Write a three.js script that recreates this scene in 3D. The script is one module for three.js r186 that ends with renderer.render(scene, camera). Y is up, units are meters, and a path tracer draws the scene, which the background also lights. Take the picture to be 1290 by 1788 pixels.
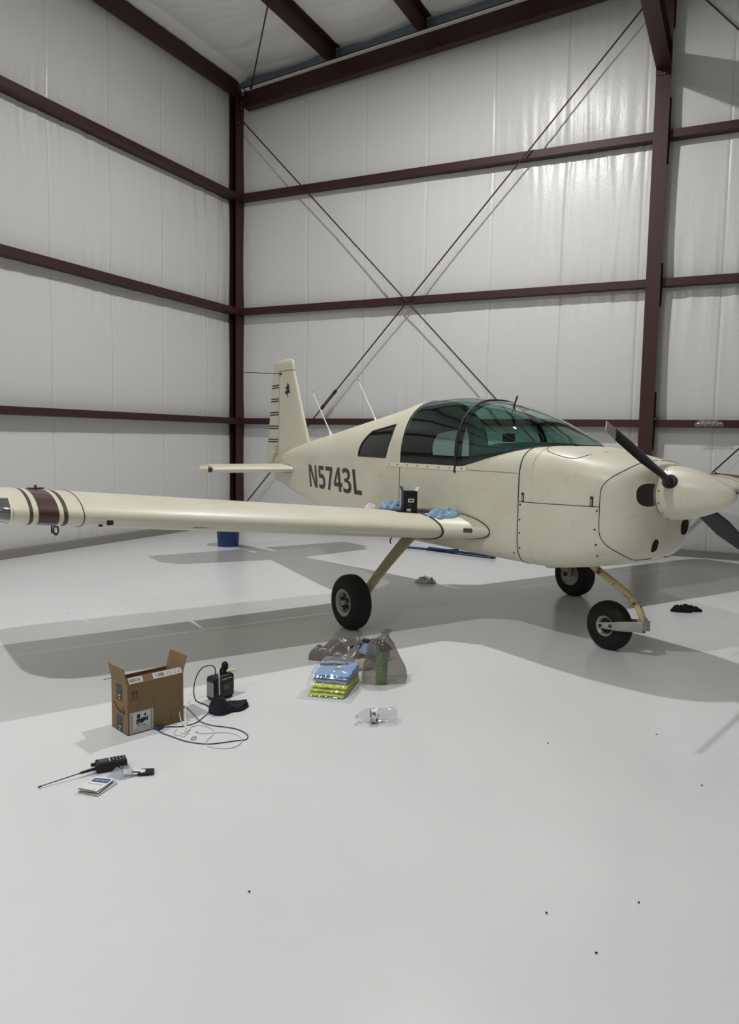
import * as THREE from 'three';
import { RoundedBoxGeometry } from 'three/addons/geometries/RoundedBoxGeometry.js';
import { RectAreaLightUniformsLib } from 'three/addons/lights/RectAreaLightUniformsLib.js';
import { mergeGeometries, mergeVertices, toCreasedNormals } from 'three/addons/utils/BufferGeometryUtils.js';
import { ImprovedNoise } from 'three/addons/math/ImprovedNoise.js';
import { Brush, Evaluator, SUBTRACTION } from 'three-bvh-csg';

// ---------------------------------------------------------------- camera, light, exposure
const scene = new THREE.Scene();
scene.background = new THREE.Color(0x000000);
const camera = new THREE.PerspectiveCamera(2 * Math.atan(894 / 1333) * 180 / Math.PI, 1290 / 1788, 0.05, 200);
camera.position.set(0, 1.37, 0);
camera.quaternion.setFromRotationMatrix(new THREE.Matrix4().makeBasis(
  new THREE.Vector3(0.89909211, 0.01636328, -0.43745357),
  new THREE.Vector3(-0.05669298, 0.99523795, -0.07929266),
  new THREE.Vector3(0.43407291, 0.09609195, 0.89573827)));
const renderer = new THREE.WebGLRenderer({ antialias: true });
renderer.toneMapping = THREE.LinearToneMapping;
renderer.toneMappingExposure = 1.52;
renderer.shadowMap.enabled = true;
RectAreaLightUniformsLib.init();
const LAMP_Y = 6.5, LAMP_POWER = 3300, LAMP_SIZE = 0.11;
const LAMPS = [[-2.65, -6.75], [-3.1, -0.3], [-2.7, 6.4]];

// ---------------------------------------------------------------- helpers
const V = (x, y, z) => new THREE.Vector3(x, y, z);
const lerp = (a, b, t) => a + (b - a) * t;
const clamp = (x, a, b) => Math.min(b, Math.max(a, x));
const sstep = (a, b, x) => { const t = clamp((x - a) / (b - a), 0, 1); return t * t * (3 - 2 * t); };
let seed = 7;
const rnd = () => { seed = (seed * 1664525 + 1013904223) % 4294967296; return seed / 4294967296; };
const perlin = new ImprovedNoise();
const noise = (x, y = 0, z = 0) => perlin.noise(x + 31.7, y + 11.3, z + 5.1);
const used = {};
function numbered(name) { const n = used[name] = (used[name] ?? -1) + 1; return n ? name + '_' + String(n).padStart(3, '0') : name; }
function shade(o) { o.castShadow = true; o.receiveShadow = true; return o; }
function thing(name, label, category, group) {
  const o = new THREE.Group(); o.name = numbered(name); scene.add(o);
  o.userData = { label, category }; if (group) o.userData.group = group;
  return o;
}
function tag(o, label, category, group) { o.userData.label = label; o.userData.category = category; if (group) o.userData.group = group; return o; }
function part(name, geo, mat, parent, label) {
  const m = shade(new THREE.Mesh(geo, mat)); m.name = parent ? name : numbered(name); (parent || scene).add(m);
  if (label) m.userData.label = label;
  return m;
}
function struct(name) { const o = new THREE.Group(); o.name = name; o.userData.kind = 'structure'; scene.add(o); return o; }
function single(name, geo, mat, label, category, group) { return tag(part(name, geo, mat), label, category, group); }
// a parametric sheet; f(u, v) -> Vector3 ; uv in metres when su/sv given
function surf(nu, nv, f, { closeU = false, su = 1, sv = 1, flip = false } = {}) {
  const pos = [], uv = [], idx = [];
  for (let j = 0; j <= nv; j++) for (let i = 0; i <= nu; i++) {
    const p = f(closeU && i === nu ? 0 : i / nu, j / nv); pos.push(p.x, p.y, p.z); uv.push(i / nu * su, j / nv * sv);
  }
  const w = nu + 1;
  for (let j = 0; j < nv; j++) for (let i = 0; i < nu; i++) {
    const a = j * w + i, b = a + 1, c = a + w, d = c + 1;
    if (flip) idx.push(a, c, b, b, c, d); else idx.push(a, b, c, b, d, c);
  }
  const g = new THREE.BufferGeometry();
  g.setAttribute('position', new THREE.Float32BufferAttribute(pos, 3));
  g.setAttribute('uv', new THREE.Float32BufferAttribute(uv, 2));
  g.setIndex(idx); g.computeVertexNormals();
  if (closeU) { const n = g.attributes.normal; for (let j = 0; j <= nv; j++) { const a = j * w, b = a + nu; const v = V(n.getX(a) + n.getX(b), n.getY(a) + n.getY(b), n.getZ(a) + n.getZ(b)).normalize(); n.setXYZ(a, v.x, v.y, v.z); n.setXYZ(b, v.x, v.y, v.z); } }
  return g;
}
// loft through rings (arrays of Vector3 of one length), closed around, optional end caps
function loft(rings, { cap0 = true, cap1 = true, su = 1, sv = 1, crease } = {}) {
  const n = rings[0].length, m = rings.length - 1;
  const gs = [surf(n, m, (u, v) => rings[Math.round(v * m)][Math.round(u * n) % n], { closeU: true, su, sv })];
  const cap = (ring, flip) => {
    const c = ring.reduce((a, p) => a.add(p), V(0, 0, 0)).multiplyScalar(1 / n), pos = [c.x, c.y, c.z], uv = [0, 0], idx = [];
    ring.forEach((p) => { pos.push(p.x, p.y, p.z); uv.push(p.x, p.y); });
    for (let i = 0; i < n; i++) { const a = 1 + i, b = 1 + (i + 1) % n; flip ? idx.push(0, b, a) : idx.push(0, a, b); }
    const g = new THREE.BufferGeometry();
    g.setAttribute('position', new THREE.Float32BufferAttribute(pos, 3)); g.setAttribute('uv', new THREE.Float32BufferAttribute(uv, 2));
    g.setIndex(idx); g.computeVertexNormals(); return g;
  };
  if (cap0) gs.push(cap(rings[0], true)); if (cap1) gs.push(cap(rings[m], false));
  const g = mergeGeometries(gs);
  return crease ? toCreasedNormals(g, crease) : g;
}
function box(w, h, d, x = 0, y = 0, z = 0, r = 0) {
  const g = r ? new RoundedBoxGeometry(w, h, d, 2, r) : new THREE.BoxGeometry(w, h, d);
  return g.translate(x, y, z);
}
function cyl(r0, r1, a, b, seg = 16) {                                  // from point a (radius r0) to b (radius r1)
  const d = b.clone().sub(a), g = new THREE.CylinderGeometry(r1, r0, d.length(), seg);
  g.translate(0, d.length() / 2, 0); g.applyQuaternion(new THREE.Quaternion().setFromUnitVectors(V(0, 1, 0), d.clone().normalize())); g.translate(a.x, a.y, a.z);
  return g;
}
function tube(pts, r, seg = 0, rad = 8, closed = false) {
  return new THREE.TubeGeometry(new THREE.CatmullRomCurve3(pts, closed, 'centripetal'), seg || pts.length * 4, r, rad, closed);
}
const plain = (g) => { const h = g.index ? g.toNonIndexed() : g; for (const k of Object.keys(h.attributes)) if (!['position', 'normal', 'uv'].includes(k)) h.deleteAttribute(k); return h; };
const merge = (...gs) => mergeGeometries(gs.flat().map(plain));
// monotone cubic through (xs, ys)
function curve(tbl, k) {
  const xs = tbl.map((r) => r[0]), ys = tbl.map((r) => r[k]), n = xs.length, d = [], m = [];
  for (let i = 0; i < n - 1; i++) d.push((ys[i + 1] - ys[i]) / (xs[i + 1] - xs[i]));
  for (let i = 0; i < n; i++) m.push(i === 0 ? d[0] : i === n - 1 ? d[n - 2] : d[i - 1] * d[i] <= 0 ? 0 : 2 * d[i - 1] * d[i] / (d[i - 1] + d[i]));
  return (x) => {
    x = clamp(x, xs[0], xs[n - 1]); let i = 0; while (i < n - 2 && x > xs[i + 1]) i++;
    const h = xs[i + 1] - xs[i], t = (x - xs[i]) / h, t2 = t * t, t3 = t2 * t;
    return (2 * t3 - 3 * t2 + 1) * ys[i] + (t3 - 2 * t2 + t) * h * m[i] + (-2 * t3 + 3 * t2) * ys[i + 1] + (t3 - t2) * h * m[i + 1];
  };
}
// ---- textures
function dataTex(w, h, f, srgb = false, rx = 1, ry = 1) {
  const a = new Uint8Array(w * h * 4);
  for (let y = 0; y < h; y++) for (let x = 0; x < w; x++) { const c = f(x / w, y / h); for (let k = 0; k < 3; k++) a[(y * w + x) * 4 + k] = clamp(Math.round((Array.isArray(c) ? c[k] : c) * 255), 0, 255); a[(y * w + x) * 4 + 3] = 255; }
  const t = new THREE.DataTexture(a, w, h); t.wrapS = t.wrapT = THREE.RepeatWrapping; t.magFilter = THREE.LinearFilter; t.minFilter = THREE.LinearMipmapLinearFilter;
  t.repeat.set(rx, ry); if (srgb) t.colorSpace = THREE.SRGBColorSpace; t.needsUpdate = true; return t;
}
// tileable fractal value noise
const lattice = Array.from({ length: 4096 }, () => rnd());
function tnoise(u, v, f) { const x = u * f, y = v * f, xi = Math.floor(x), yi = Math.floor(y), a = x - xi, b = y - yi, s = a * a * (3 - 2 * a), t = b * b * (3 - 2 * b), g = (i, j) => lattice[(((i % f + f) % f) * 57 + ((j % f + f) % f) * 131 + f * 17) % 4096]; return lerp(lerp(g(xi, yi), g(xi + 1, yi), s), lerp(g(xi, yi + 1), g(xi + 1, yi + 1), s), t); }
const fbm = (u, v, f, o = 4) => { let s = 0, a = 0.5, n = 0; for (let i = 0; i < o; i++, f *= 2, a *= 0.5) { s += a * tnoise(u, v, f); n += a; } return s / n; };
function canvasTex(w, h, draw) {
  const c = document.createElement('canvas'); c.width = w; c.height = h; const x = c.getContext('2d'); draw(x, w, h);
  const t = new THREE.CanvasTexture(c); t.colorSpace = THREE.SRGBColorSpace; t.magFilter = THREE.LinearFilter; return t;
}
const std = (color, roughness = 0.6, metalness = 0, more = {}) => new THREE.MeshStandardMaterial({ color, roughness, metalness, side: THREE.DoubleSide, ...more });
const phys = (o) => new THREE.MeshPhysicalMaterial({ side: THREE.DoubleSide, ...o });

// ---------------------------------------------------------------- materials
const grainTex = dataTex(256, 256, (u, v) => 0.9 + 0.1 * fbm(u, v, 8, 5), true);
const grain2 = grainTex.clone(); grain2.repeat.set(2, 2); grain2.needsUpdate = true;
const blotchTex = dataTex(256, 256, (u, v) => { const n = fbm(u, v, 4, 5), s = Math.max(0, fbm(v, u, 16, 3) - 0.68) * 0.5; return [0.95 + 0.05 * n - s * 0.3, 0.945 + 0.055 * n - s * 0.34, 0.93 + 0.07 * n - s * 0.42]; }, true);
const roughTex = dataTex(256, 256, (u, v) => 0.75 + 0.25 * fbm(u, v, 8, 5));
const bumpFine = dataTex(256, 256, (u, v) => fbm(u, v, 32, 3));
const vinylBump = dataTex(512, 512, (u, v) => 0.5 + 0.5 * (fbm(u * 1, v, 32, 3) - 0.5) + 0.35 * (tnoise(u, v * 0.25, 64) - 0.5));
const fleck = dataTex(512, 512, (u, v) => { const n = fbm(u, v, 6, 5); return [0.97 + 0.03 * n, 0.971 + 0.029 * n, 0.972 + 0.028 * n]; }, true);
const floorMap = fleck.clone(); floorMap.repeat.set(0.35, 0.35); floorMap.needsUpdate = true;
const floorRough = dataTex(256, 256, (u, v) => 0.92 + 0.08 * fbm(u, v, 6, 5)); floorRough.repeat.set(0.5, 0.5);
const M = {
  floor: phys({ color: 0xe6e8ea, map: floorMap, roughness: 0.22, roughnessMap: floorRough, specularIntensity: 0.7 }),
  vinyl: std(0xdadbdb, 0.33, 0, { bumpMap: vinylBump, bumpScale: 0.0015 }),
  roofVinyl: std(0xefefed, 0.35, 0, { bumpMap: vinylBump, bumpScale: 0.0015 }),
  doorMetal: std(0x7f8385, 0.6, 0.2, { map: grain2 }),
  slab: std(0xbebeba, 0.8),
  steel: std(0x3b1814, 0.55, 0, { map: grain2 }),
  galv: std(0x8b979b, 0.45, 0.5, { map: grain2 }),
  concrete: std(0x8d8a84, 0.9, 0, { map: grain2 }),
  bolt: std(0xb9b9b9, 0.3, 0.9),
  cream: phys({ color: 0xdfdcc9, map: blotchTex, roughness: 0.46, clearcoat: 0.2, clearcoatRoughness: 0.3 }),
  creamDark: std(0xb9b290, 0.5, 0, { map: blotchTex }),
  creamLight: std(0xece7d2, 0.4),
  brown: phys({ color: 0x4a2b26, roughness: 0.4, map: grain2, clearcoat: 0.3 }),
  brownGrey: phys({ color: 0x4e403c, roughness: 0.45, map: grain2 }),
  ink: std(0x1d1b19, 0.5), black: std(0x0d0d0e, 0.6), seam: std(0x2e2a24, 0.8),
  rubber: std(0x08090a, 0.75, 0, { bumpMap: bumpFine, bumpScale: 0.0006 }),
  hub: std(0xa9a9a5, 0.45, 0.25), hubDark: std(0x2a2a2a, 0.5, 0.5),
  alum: std(0xb9b6b0, 0.45, 0.5, { map: grain2 }), chrome: std(0xc9c9c9, 0.2, 0.95),
  blade: std(0x1c1d20, 0.42, 0, { map: grain2 }), bladeTip: std(0xb9babb, 0.45, 0.2),
  glass: phys({ color: 0xa8d0c5, roughness: 0.02, transmission: 1, thickness: 0, ior: 1.5 }),
  paneGrey: phys({ color: 0xc9cccb, roughness: 0.02, transmission: 1, thickness: 0, ior: 1.5 }),
  smoked: phys({ color: 0x5a5b5a, roughness: 0.12, specularIntensity: 1, clearcoat: 1, clearcoatRoughness: 0.05 }),
  lens: phys({ color: 0xf2f6f6, roughness: 0.03, transmission: 1, thickness: 0, ior: 1.5 }),
  interior: std(0xa5aaa8, 0.85), dash: std(0x24282c, 0.8), seat: std(0x34373a, 0.9), white: std(0xe8e8e4, 0.6),
};
M.dirtyStrut = std(0xcfc39a, 0.6, 0, { map: dataTex(256, 256, (u, v) => { const n = fbm(u, v, 8, 5), s = sstep(0.6, 0.75, fbm(v, u, 36, 3)); return [lerp(0.95, 0.42, s) + 0.05 * n, lerp(0.94, 0.34, s), lerp(0.9, 0.24, s)]; }, true) });

// ---------------------------------------------------------------- room
const XL = -7.26, XR = 11.1, ZB = -10.05, ZF = 9, EAVE = 6.62, RIDGE = 1.95, SLOPE = 1 / 12;
const roofY = (x) => EAVE + 0.06 + SLOPE * (Math.min(x, 2 * RIDGE - x) - XL);
const GIRTS = [[1.56, 1.65], [3.23, 3.32], [4.925, 5.015]];
{
  const fl = part('floor', new THREE.BoxGeometry(XR - XL + 0.6, 0.2, ZF - ZB + 0.6), M.floor);
  { const p = fl.geometry.attributes.position, uv = fl.geometry.attributes.uv; for (let i = 0; i < p.count; i++) uv.setXY(i, p.getX(i), p.getZ(i)); }
  fl.position.set((XL + XR) / 2, -0.1, (ZB + ZF) / 2); fl.userData.kind = 'structure';
}
// pillowed vinyl-faced insulation: how far it stands out from the sheeting at height y, along position s
function pillow(s, y, wall) {
  let d = 0.03, prev = 0.08;
  const stops = [0.08, ...GIRTS.map((g) => (g[0] + g[1]) / 2), 6.75];
  for (let i = 0; i < stops.length - 1; i++) if (y >= stops[i] && y <= stops[i + 1]) { const t = (y - stops[i]) / (stops[i + 1] - stops[i]); d += 0.035 * Math.pow(Math.sin(Math.PI * t), 0.6); prev = Math.min(t, 1 - t) * (stops[i + 1] - stops[i]); }
  const near = Math.exp(-prev / 0.42);                                     // wrinkles gather where a girt pinches the sheet
  const patch = sstep(-0.15, 0.45, noise(s * 0.5 + wall * 17, y * 0.3)) ;
  const w = noise(s * 7 + 0.4 * noise(y * 1.2, s), y * 0.5, wall * 3) * 0.011 * (0.2 + near) * (0.3 + patch) + noise(s * 15 + 0.7 * noise(y * 0.9, s * 2), y * 0.7, wall * 5) * 0.008 * (0.15 + 1.3 * near) * patch;
  return d + w + 0.012 * noise(s * 0.9, y * 0.7, wall);
}
function insulation(parent, wall, s0, s1, place, top) {
  const nu = Math.max(6, Math.round((s1 - s0) / 0.015)), nv = 90;
  const g = surf(nu, nv, (u, v) => {
    const s = lerp(s0 + 0.0006, s1 - 0.0006, u), y = lerp(0.085, top(s), v), e = Math.min(u, 1 - u) * (s1 - s0);
    return place(s, y, pillow(s, y, wall) - 0.005 * Math.exp(-e / 0.008) + 0.0015 * Math.exp(-(((e - 0.03) / 0.015) ** 2)));
  }, { su: (s1 - s0), sv: 6.6 });
  part('insulation_panel', g, M.vinyl, parent);
}
const cuts = (a, b, first, step) => { const r = [a]; for (let s = first; s < b - 0.1; s += step) if (s > a + 0.1) r.push(s); r.push(b); return r; };
{
  const wl = struct('wall_left'); part('sheeting', box(0.2, 7, ZF - ZB + 0.4, XL - 0.1, 3.4, (ZB + ZF) / 2), M.slab, wl);
  const c = cuts(ZB + 0.05, ZF, -9.26, 0.945);
  for (let i = 0; i + 1 < c.length; i++) if (c[i] < 1) insulation(wl, 1, c[i], c[i + 1], (s, y, d) => V(XL + d, y, s), () => 6.67);
  const wb = struct('wall_back');
  const gable = new THREE.Shape([[XL - 0.2, -0.1], [XR + 0.2, -0.1], [XR + 0.2, roofY(XR) + 0.2], [RIDGE, roofY(RIDGE) + 0.2], [XL - 0.2, roofY(XL) + 0.2]].map((p) => new THREE.Vector2(...p)));
  part('sheeting', new THREE.ExtrudeGeometry(gable, { depth: 0.2, bevelEnabled: false }).translate(0, 0, ZB - 0.2), M.slab, wb);
  const d = cuts(XL + 0.05, XR, -5.93, 0.935);
  for (let i = 0; i + 1 < d.length; i++) if (d[i] < 3) insulation(wb, 2, d[i], d[i + 1], (s, y, e) => V(s, y, ZB + e), (s) => roofY(s) - 0.02);
  const wr = struct('wall_right'); part('sheeting', box(0.2, 7, ZF - ZB + 0.4, XR + 0.1, 3.4, (ZB + ZF) / 2), M.vinyl, wr);
  const wf = struct('wall_front'); part('sheeting', new THREE.ExtrudeGeometry(gable, { depth: 0.2, bevelEnabled: false }).translate(0, 0, ZF), M.doorMetal, wf);
  const ce = struct('ceiling');
  // roof insulation between purlins, wrinkled across the slope
  const PX = []; for (let x = XL; x < XR - 0.2; x += 1.37) PX.push(x + 0.36); PX.unshift(XL); PX.push(XR);
  for (let i = 0; i + 1 < PX.length; i++) {
    const a = PX[i], b = PX[i + 1];
    if (b - a < 0.05) continue;
    const near = a < 0, nu = near ? 30 : 8, nv = near ? 420 : 40;
    part('insulation_panel', surf(nu, nv, (u, v) => {
      const x = lerp(a, b, u), z = lerp(ZB, ZF, v), sag = -0.05 * Math.sin(Math.PI * u);
      return V(x, roofY(x) + sag * 0.9 + 0.016 * noise(z * 8 + 1.8 * noise(x * 2, z), x * 0.6) + 0.016 * noise(z * 3 - x * 1.5, x), z);
    }, { su: b - a, sv: ZF - ZB }), M.roofVinyl, ce);
  }
  for (const s of [-1, 1]) {
    const g = box(9.6, 0.15, ZF - ZB + 0.6); g.rotateZ(Math.atan(SLOPE) * (s < 0 ? 1 : -1)); g.translate(RIDGE + s * 4.7, roofY(RIDGE) + 0.14 - 4.7 * SLOPE, (ZB + ZF) / 2);
    part('roof_deck', g, M.slab, ce);
  }
  const bl = part('baseboard_left', box(0.16, 0.085, ZF - ZB, XL + 0.08, 0.0425, (ZB + ZF) / 2), M.concrete); bl.userData.kind = 'structure';
  const bb = part('baseboard_back', box(XR - XL - 0.16, 0.085, 0.11, (XL + 0.16 + XR) / 2, 0.0425, ZB + 0.055), M.concrete); bb.userData.kind = 'structure';
  const tr = part('trim_1', (() => { const g = box(9.0, 0.2, 0.03); g.rotateZ(Math.atan(SLOPE)); g.translate(XL + 4.6, roofY(XL + 4.6) - 0.13, ZB + 0.11); return g; })(), M.galv); tr.userData.kind = 'structure';
  const tr2 = part('trim_2', (() => { const g = box(9.0, 0.025, 0.16); g.rotateZ(Math.atan(SLOPE)); g.translate(XL + 4.78, roofY(XL + 4.78) - 0.235, ZB + 0.18); return g; })(), M.white); tr2.userData.kind = 'structure';
}
// ---- steel frame
// a Z-shaped girt: upright inner flange, flat web below, small return lip
function girtGeo(len, depth = 0.165) { const t = 0.008; return merge(box(len, 0.09, t, 0, -0.045, depth - t / 2), box(len, t, depth - t, 0, -0.09 + t / 2, (depth - t) / 2), box(len, t, 0.012, 0, -t / 2, depth - 0.014)); }
const hei = ['lowest', 'second', 'topmost'];
GIRTS.forEach(([, y], i) => {
  const g = girtGeo(9.6, 0.2); g.rotateY(Math.PI / 2); g.translate(XL + 0.01, y, ZB + 0.2 + 4.8);
  single('wall_girt', g, M.steel, `${hei[i]} of the dark red horizontal girts along the left wall`, 'girt');
});
GIRTS.forEach(([, y], i) => {
  const a = XL + 0.205, b = -1.15; const g = girtGeo(b - a); g.translate((a + b) / 2, y, ZB + 0.015);
  single('wall_girt', g, M.steel, `${hei[i]} dark red girt on the back wall between corner and right column`, 'girt');
});
GIRTS.forEach(([, y], i) => {
  const a = -0.97, b = 5.0; const g = girtGeo(b - a); g.translate((a + b) / 2, y, ZB + 0.015);
  single('wall_girt', g, M.steel, `${hei[i]} dark red girt on the back wall right of the right column`, 'girt');
});
function iBeam(len, w, h, t = 0.012) { return merge(box(len, t, w, 0, h / 2 - t / 2, 0), box(len, t, w, 0, -h / 2 + t / 2, 0), box(len, h - 2 * t, t, 0, 0, 0)); } // along x, web upright
function bolts(parent, list, r = 0.011) { for (const [p, n] of list) part('bolt', cyl(r, r * 0.8, p, p.clone().addScaledVector(n, 0.012), 8), M.bolt, parent); }
{
  const c = thing('steel_column', 'dark red steel column standing in the far left corner', 'column');
  const H = 6.5; c.position.set(-7.0, 0, ZB + 0.12);
  part('flange', box(0.012, H, 0.2, -0.07, H / 2, 0.03), M.steel, c);
  part('flange', box(0.012, H, 0.2, -0.185, H / 2, 0.03), M.steel, c);
  part('web', box(0.11, H, 0.01, -0.128, H / 2, -0.02), M.steel, c);
  part('base_plate', box(0.17, 0.015, 0.22, -0.13, 0.0075, 0.03), M.steel, c);
  bolts(c, [[V(-0.063, 6.05, 0.06), V(1, 0, 0)], [V(-0.063, 6.28, 0.0), V(1, 0, 0)], [V(-0.063, 6.36, 0.0), V(1, 0, 0)], [V(-0.063, 6.2, 0.0), V(1, 0, 0)], [V(-0.063, 1.68, 0.0), V(1, 0, 0)], [V(-0.063, 3.35, 0.0), V(1, 0, 0)], [V(-0.13, 1.68, -0.014), V(0, 0, 1)], [V(-0.13, 3.35, -0.014), V(0, 0, 1)]]);
  const d = thing('steel_column', 'dark red steel column on the back wall behind the propeller', 'column');
  const H2 = roofY(-1.05) - 0.25; d.position.set(-1.06, 0, ZB + 0.02);
  part('flange', box(0.165, H2, 0.012, 0, H2 / 2, 0.245), M.steel, d);
  part('flange', box(0.165, H2, 0.012, 0, H2 / 2, 0.03), M.steel, d);
  part('web', box(0.01, H2, 0.2, 0, H2 / 2, 0.14), M.steel, d);
  part('base_plate', box(0.22, 0.015, 0.26, 0, 0.0075, 0.13), M.steel, d);
  bolts(d, [[V(0.01, 5.62, 0.251), V(0, 0, 1)], [V(-0.075, 1.66, 0.19), V(0, 0, 1)], [V(0.09, 1.66, 0.19), V(0, 0, 1)]]);
  const k = thing('roof_beam', 'dark red beam running from the right column towards the camera at the top', 'beam');
  k.position.set(-1.06, 5.67, 0);
  part('lower_flange', box(0.165, 0.012, 17, 0, 0.006, ZB + 0.26 + 8.5), M.steel, k);
  part('web', box(0.01, 0.24, 17, 0, 0.13, ZB + 0.26 + 8.5), M.steel, k);
  part('upper_flange', box(0.165, 0.012, 17, 0, 0.256, ZB + 0.26 + 8.5), M.steel, k);
  part('end_plate', box(0.17, 0.34, 0.012, 0, 0.1, ZB + 0.275), M.steel, k);
  // rafter of the end wall
  const r = thing('roof_rafter', 'dark red sloping rafter along the top of the back wall', 'rafter');
  const g = iBeam(9.0, 0.13, 0.29); g.rotateZ(Math.atan(SLOPE)); r.position.set(-6.93 + 4.49, 6.345 + 4.49 * SLOPE, ZB + 0.2);
  part('beam', g, M.steel, r);
  part('end_plate', box(0.012, 0.3, 0.12, -4.47, -0.365, 0), M.steel, r);
  // eave strut
  const e = single('eave_strut', merge(box(0.012, 0.2, 17, 0.18, 0, 0), box(0.08, 0.012, 17, 0.14, 0.094, 0), box(0.08, 0.012, 17, 0.14, -0.094, 0)), M.steel, 'dark red eave strut along the top of the left wall', 'beam');
  e.position.set(XL + 0.005, 6.53, ZB + 0.2 + 8.5);
  // purlins
  const purlin = merge(box(0.01, 0.21, 17, 0, 0.105, 0), box(0.085, 0.01, 17, -0.04, 0.005, 0), box(0.07, 0.01, 17, 0.035, 0.205, 0), box(0.01, 0.02, 17, -0.08, 0.012, 0));
  const PL = { '-5.45': 'dark red roof purlin nearest to the left wall', '-4.08': 'dark red roof purlin second from the left wall' };
  for (const x of [-5.45, -4.08, -2.71, -1.34, 0.03, 1.4, 2.77, 4.14, 5.51, 6.88, 8.25, 9.62]) {
    const p = single('roof_purlin', purlin, M.steel, PL[x] || 'dark red roof purlin above the upper edge of the picture', 'purlin', PL[x] ? undefined : 'roof purlins beyond the upper edge of the picture');
    p.position.set(x, roofY(x) - 0.218, ZB + 0.14 + 8.5);
  }
}
// ---- brace rods
function rod(label, a, b, turn) {
  const t = thing('brace_rod', label, 'rod'); t.position.copy(a);
  const d = b.clone().sub(a), L = d.length(), n = d.clone().normalize();
  const eye = n.clone().multiplyScalar(0.09);
  part('rod', cyl(0.0095, 0.0095, V(0, 0, 0), d, 10), M.steel, t);
  part('end_fitting', cyl(0.018, 0.014, V(0, 0, 0), eye, 10), M.steel, t);
  part('end_fitting', cyl(0.014, 0.018, d.clone().sub(eye), d, 10), M.steel, t);
  if (turn) {                                                             // turnbuckle: two side bars and two collars
    const c = n.clone().multiplyScalar(L * turn), s = V(n.y, -n.x, 0).normalize().multiplyScalar(0.018), h = n.clone().multiplyScalar(0.15);
    const bars = [1, -1].map((k) => cyl(0.006, 0.006, c.clone().sub(h).addScaledVector(s, k), c.clone().add(h).addScaledVector(s, k), 8));
    const col = [1, -1].map((k) => cyl(0.024, 0.024, c.clone().addScaledVector(h, k).addScaledVector(n, -0.03), c.clone().addScaledVector(h, k).addScaledVector(n, 0.03), 10));
    part('turnbuckle', merge(bars, col), M.steel, t);
  }
}
const ZR = ZB + 0.215;
rod('dark brace rod from the upper left corner down to the right column foot', V(-7.0, 6.07, ZR), V(-1.14, 0.06, ZR + 0.01));
rod('dark brace rod with turnbuckle from the left corner foot up to the right column', V(-6.95, 0.28, ZR + 0.022), V(-1.12, 6.63, ZR + 0.022), 0.258);
rod('dark brace rod falling to the right beyond the right column top', V(-0.96, 6.7, ZR), V(4.9, 0.2, ZR));
rod('dark brace rod rising to the right beside the propeller spinner', V(-0.96, 0.33, ZR + 0.022), V(4.9, 6.6, ZR + 0.022));
rod('short looking brace rod under the roof in the far left corner', V(-6.8, 6.47, ZB + 0.25), V(-2.75, 6.85, ZB + 5.0));
// ---- lamps
for (const [x, z] of LAMPS) {
  const lab = { '-2.65,-6.75': 'round high bay lamp hanging above the back of the aeroplane', '-3.1,-0.3': 'round high bay lamp hanging over the floor before the right wing' }[`${x},${z}`] || 'round high bay lamp hanging behind the camera, nearest the front wall';
  const t = thing('high_bay_lamp', lab, 'lamp');
  t.position.set(x, LAMP_Y, z);
  part('housing', new THREE.LatheGeometry([[0, 0.17], [0.05, 0.17], [0.07, 0.13], [0.15, 0.07], [0.16, 0.03], [0.16, 0.005], [0.15, 0.005]].map((p) => new THREE.Vector2(...p)), 32), M.black, t);
  part('diffuser', new THREE.CylinderGeometry(0.15, 0.15, 0.006, 32).translate(0, 0.012, 0), new THREE.MeshStandardMaterial({ color: 0xffffff, emissive: 0xffffff, emissiveIntensity: 12 }), t);
  part('hanger', cyl(0.006, 0.006, V(0, 0.16, 0), V(0, roofY(x) - LAMP_Y - 0.02, 0), 8), M.bolt, t);
  const l = new THREE.RectAreaLight(0xfffdfa, LAMP_POWER, LAMP_SIZE, LAMP_SIZE); l.position.set(x, LAMP_Y - 0.004, z); l.lookAt(x, 0, z); scene.add(l);
}

// ---------------------------------------------------------------- aeroplane (x to the nose, y up, z to its right wing)
const plane = thing('airplane', 'cream low wing single engine aeroplane with brown wing tip stripes and registration N5743L', 'airplane');
plane.position.set(-1.879, 0, -5.854); plane.rotation.y = -29.937 * Math.PI / 180;
// cross sections: x, bottom, widest height, half width, top, exponent below, exponent above
const XC = -0.405;                                                           // rear edge of the sliding canopy
const SEC = [
  [-3.46, 0.868, 1.03, 0.045, 1.165, 3, 2.4], [-3.1, 0.812, 1.02, 0.108, 1.235, 5, 2.4], [-2.7, 0.752, 1.0, 0.182, 1.313, 7, 2.4], [-2.0, 0.668, 1.0, 0.302, 1.427, 9, 2.5],
  [-1.4, 0.602, 1.0, 0.396, 1.527, 9, 2.6], [-0.817, 0.562, 1.0, 0.46, 1.626, 9, 2.6], [-0.565, 0.555, 1.0, 0.477, 1.676, 9, 2.6], [-0.41, 0.55, 1.0, 0.484, 1.692, 9, 2.6],
  [-0.4, 0.55, 1.0, 0.484, 1.345, 9, 4.5], [0.93, 0.535, 1.0, 0.48, 1.345, 7, 4.5], [1.1, 0.535, 1.0, 0.473, 1.338, 6, 4.2], [1.25, 0.552, 1.0, 0.46, 1.322, 5, 3.9],
  [1.43, 0.585, 1.0, 0.43, 1.292, 4.2, 3.4], [1.55, 0.613, 1.005, 0.397, 1.274, 3.6, 3.0], [1.63, 0.64, 1.01, 0.358, 1.262, 3.2, 2.8], [1.69, 0.675, 1.02, 0.3, 1.252, 2.9, 2.6], [1.725, 0.72, 1.03, 0.23, 1.244, 2.6, 2.4], [1.735, 0.78, 1.04, 0.16, 1.225, 2.3, 2.2]];
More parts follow.
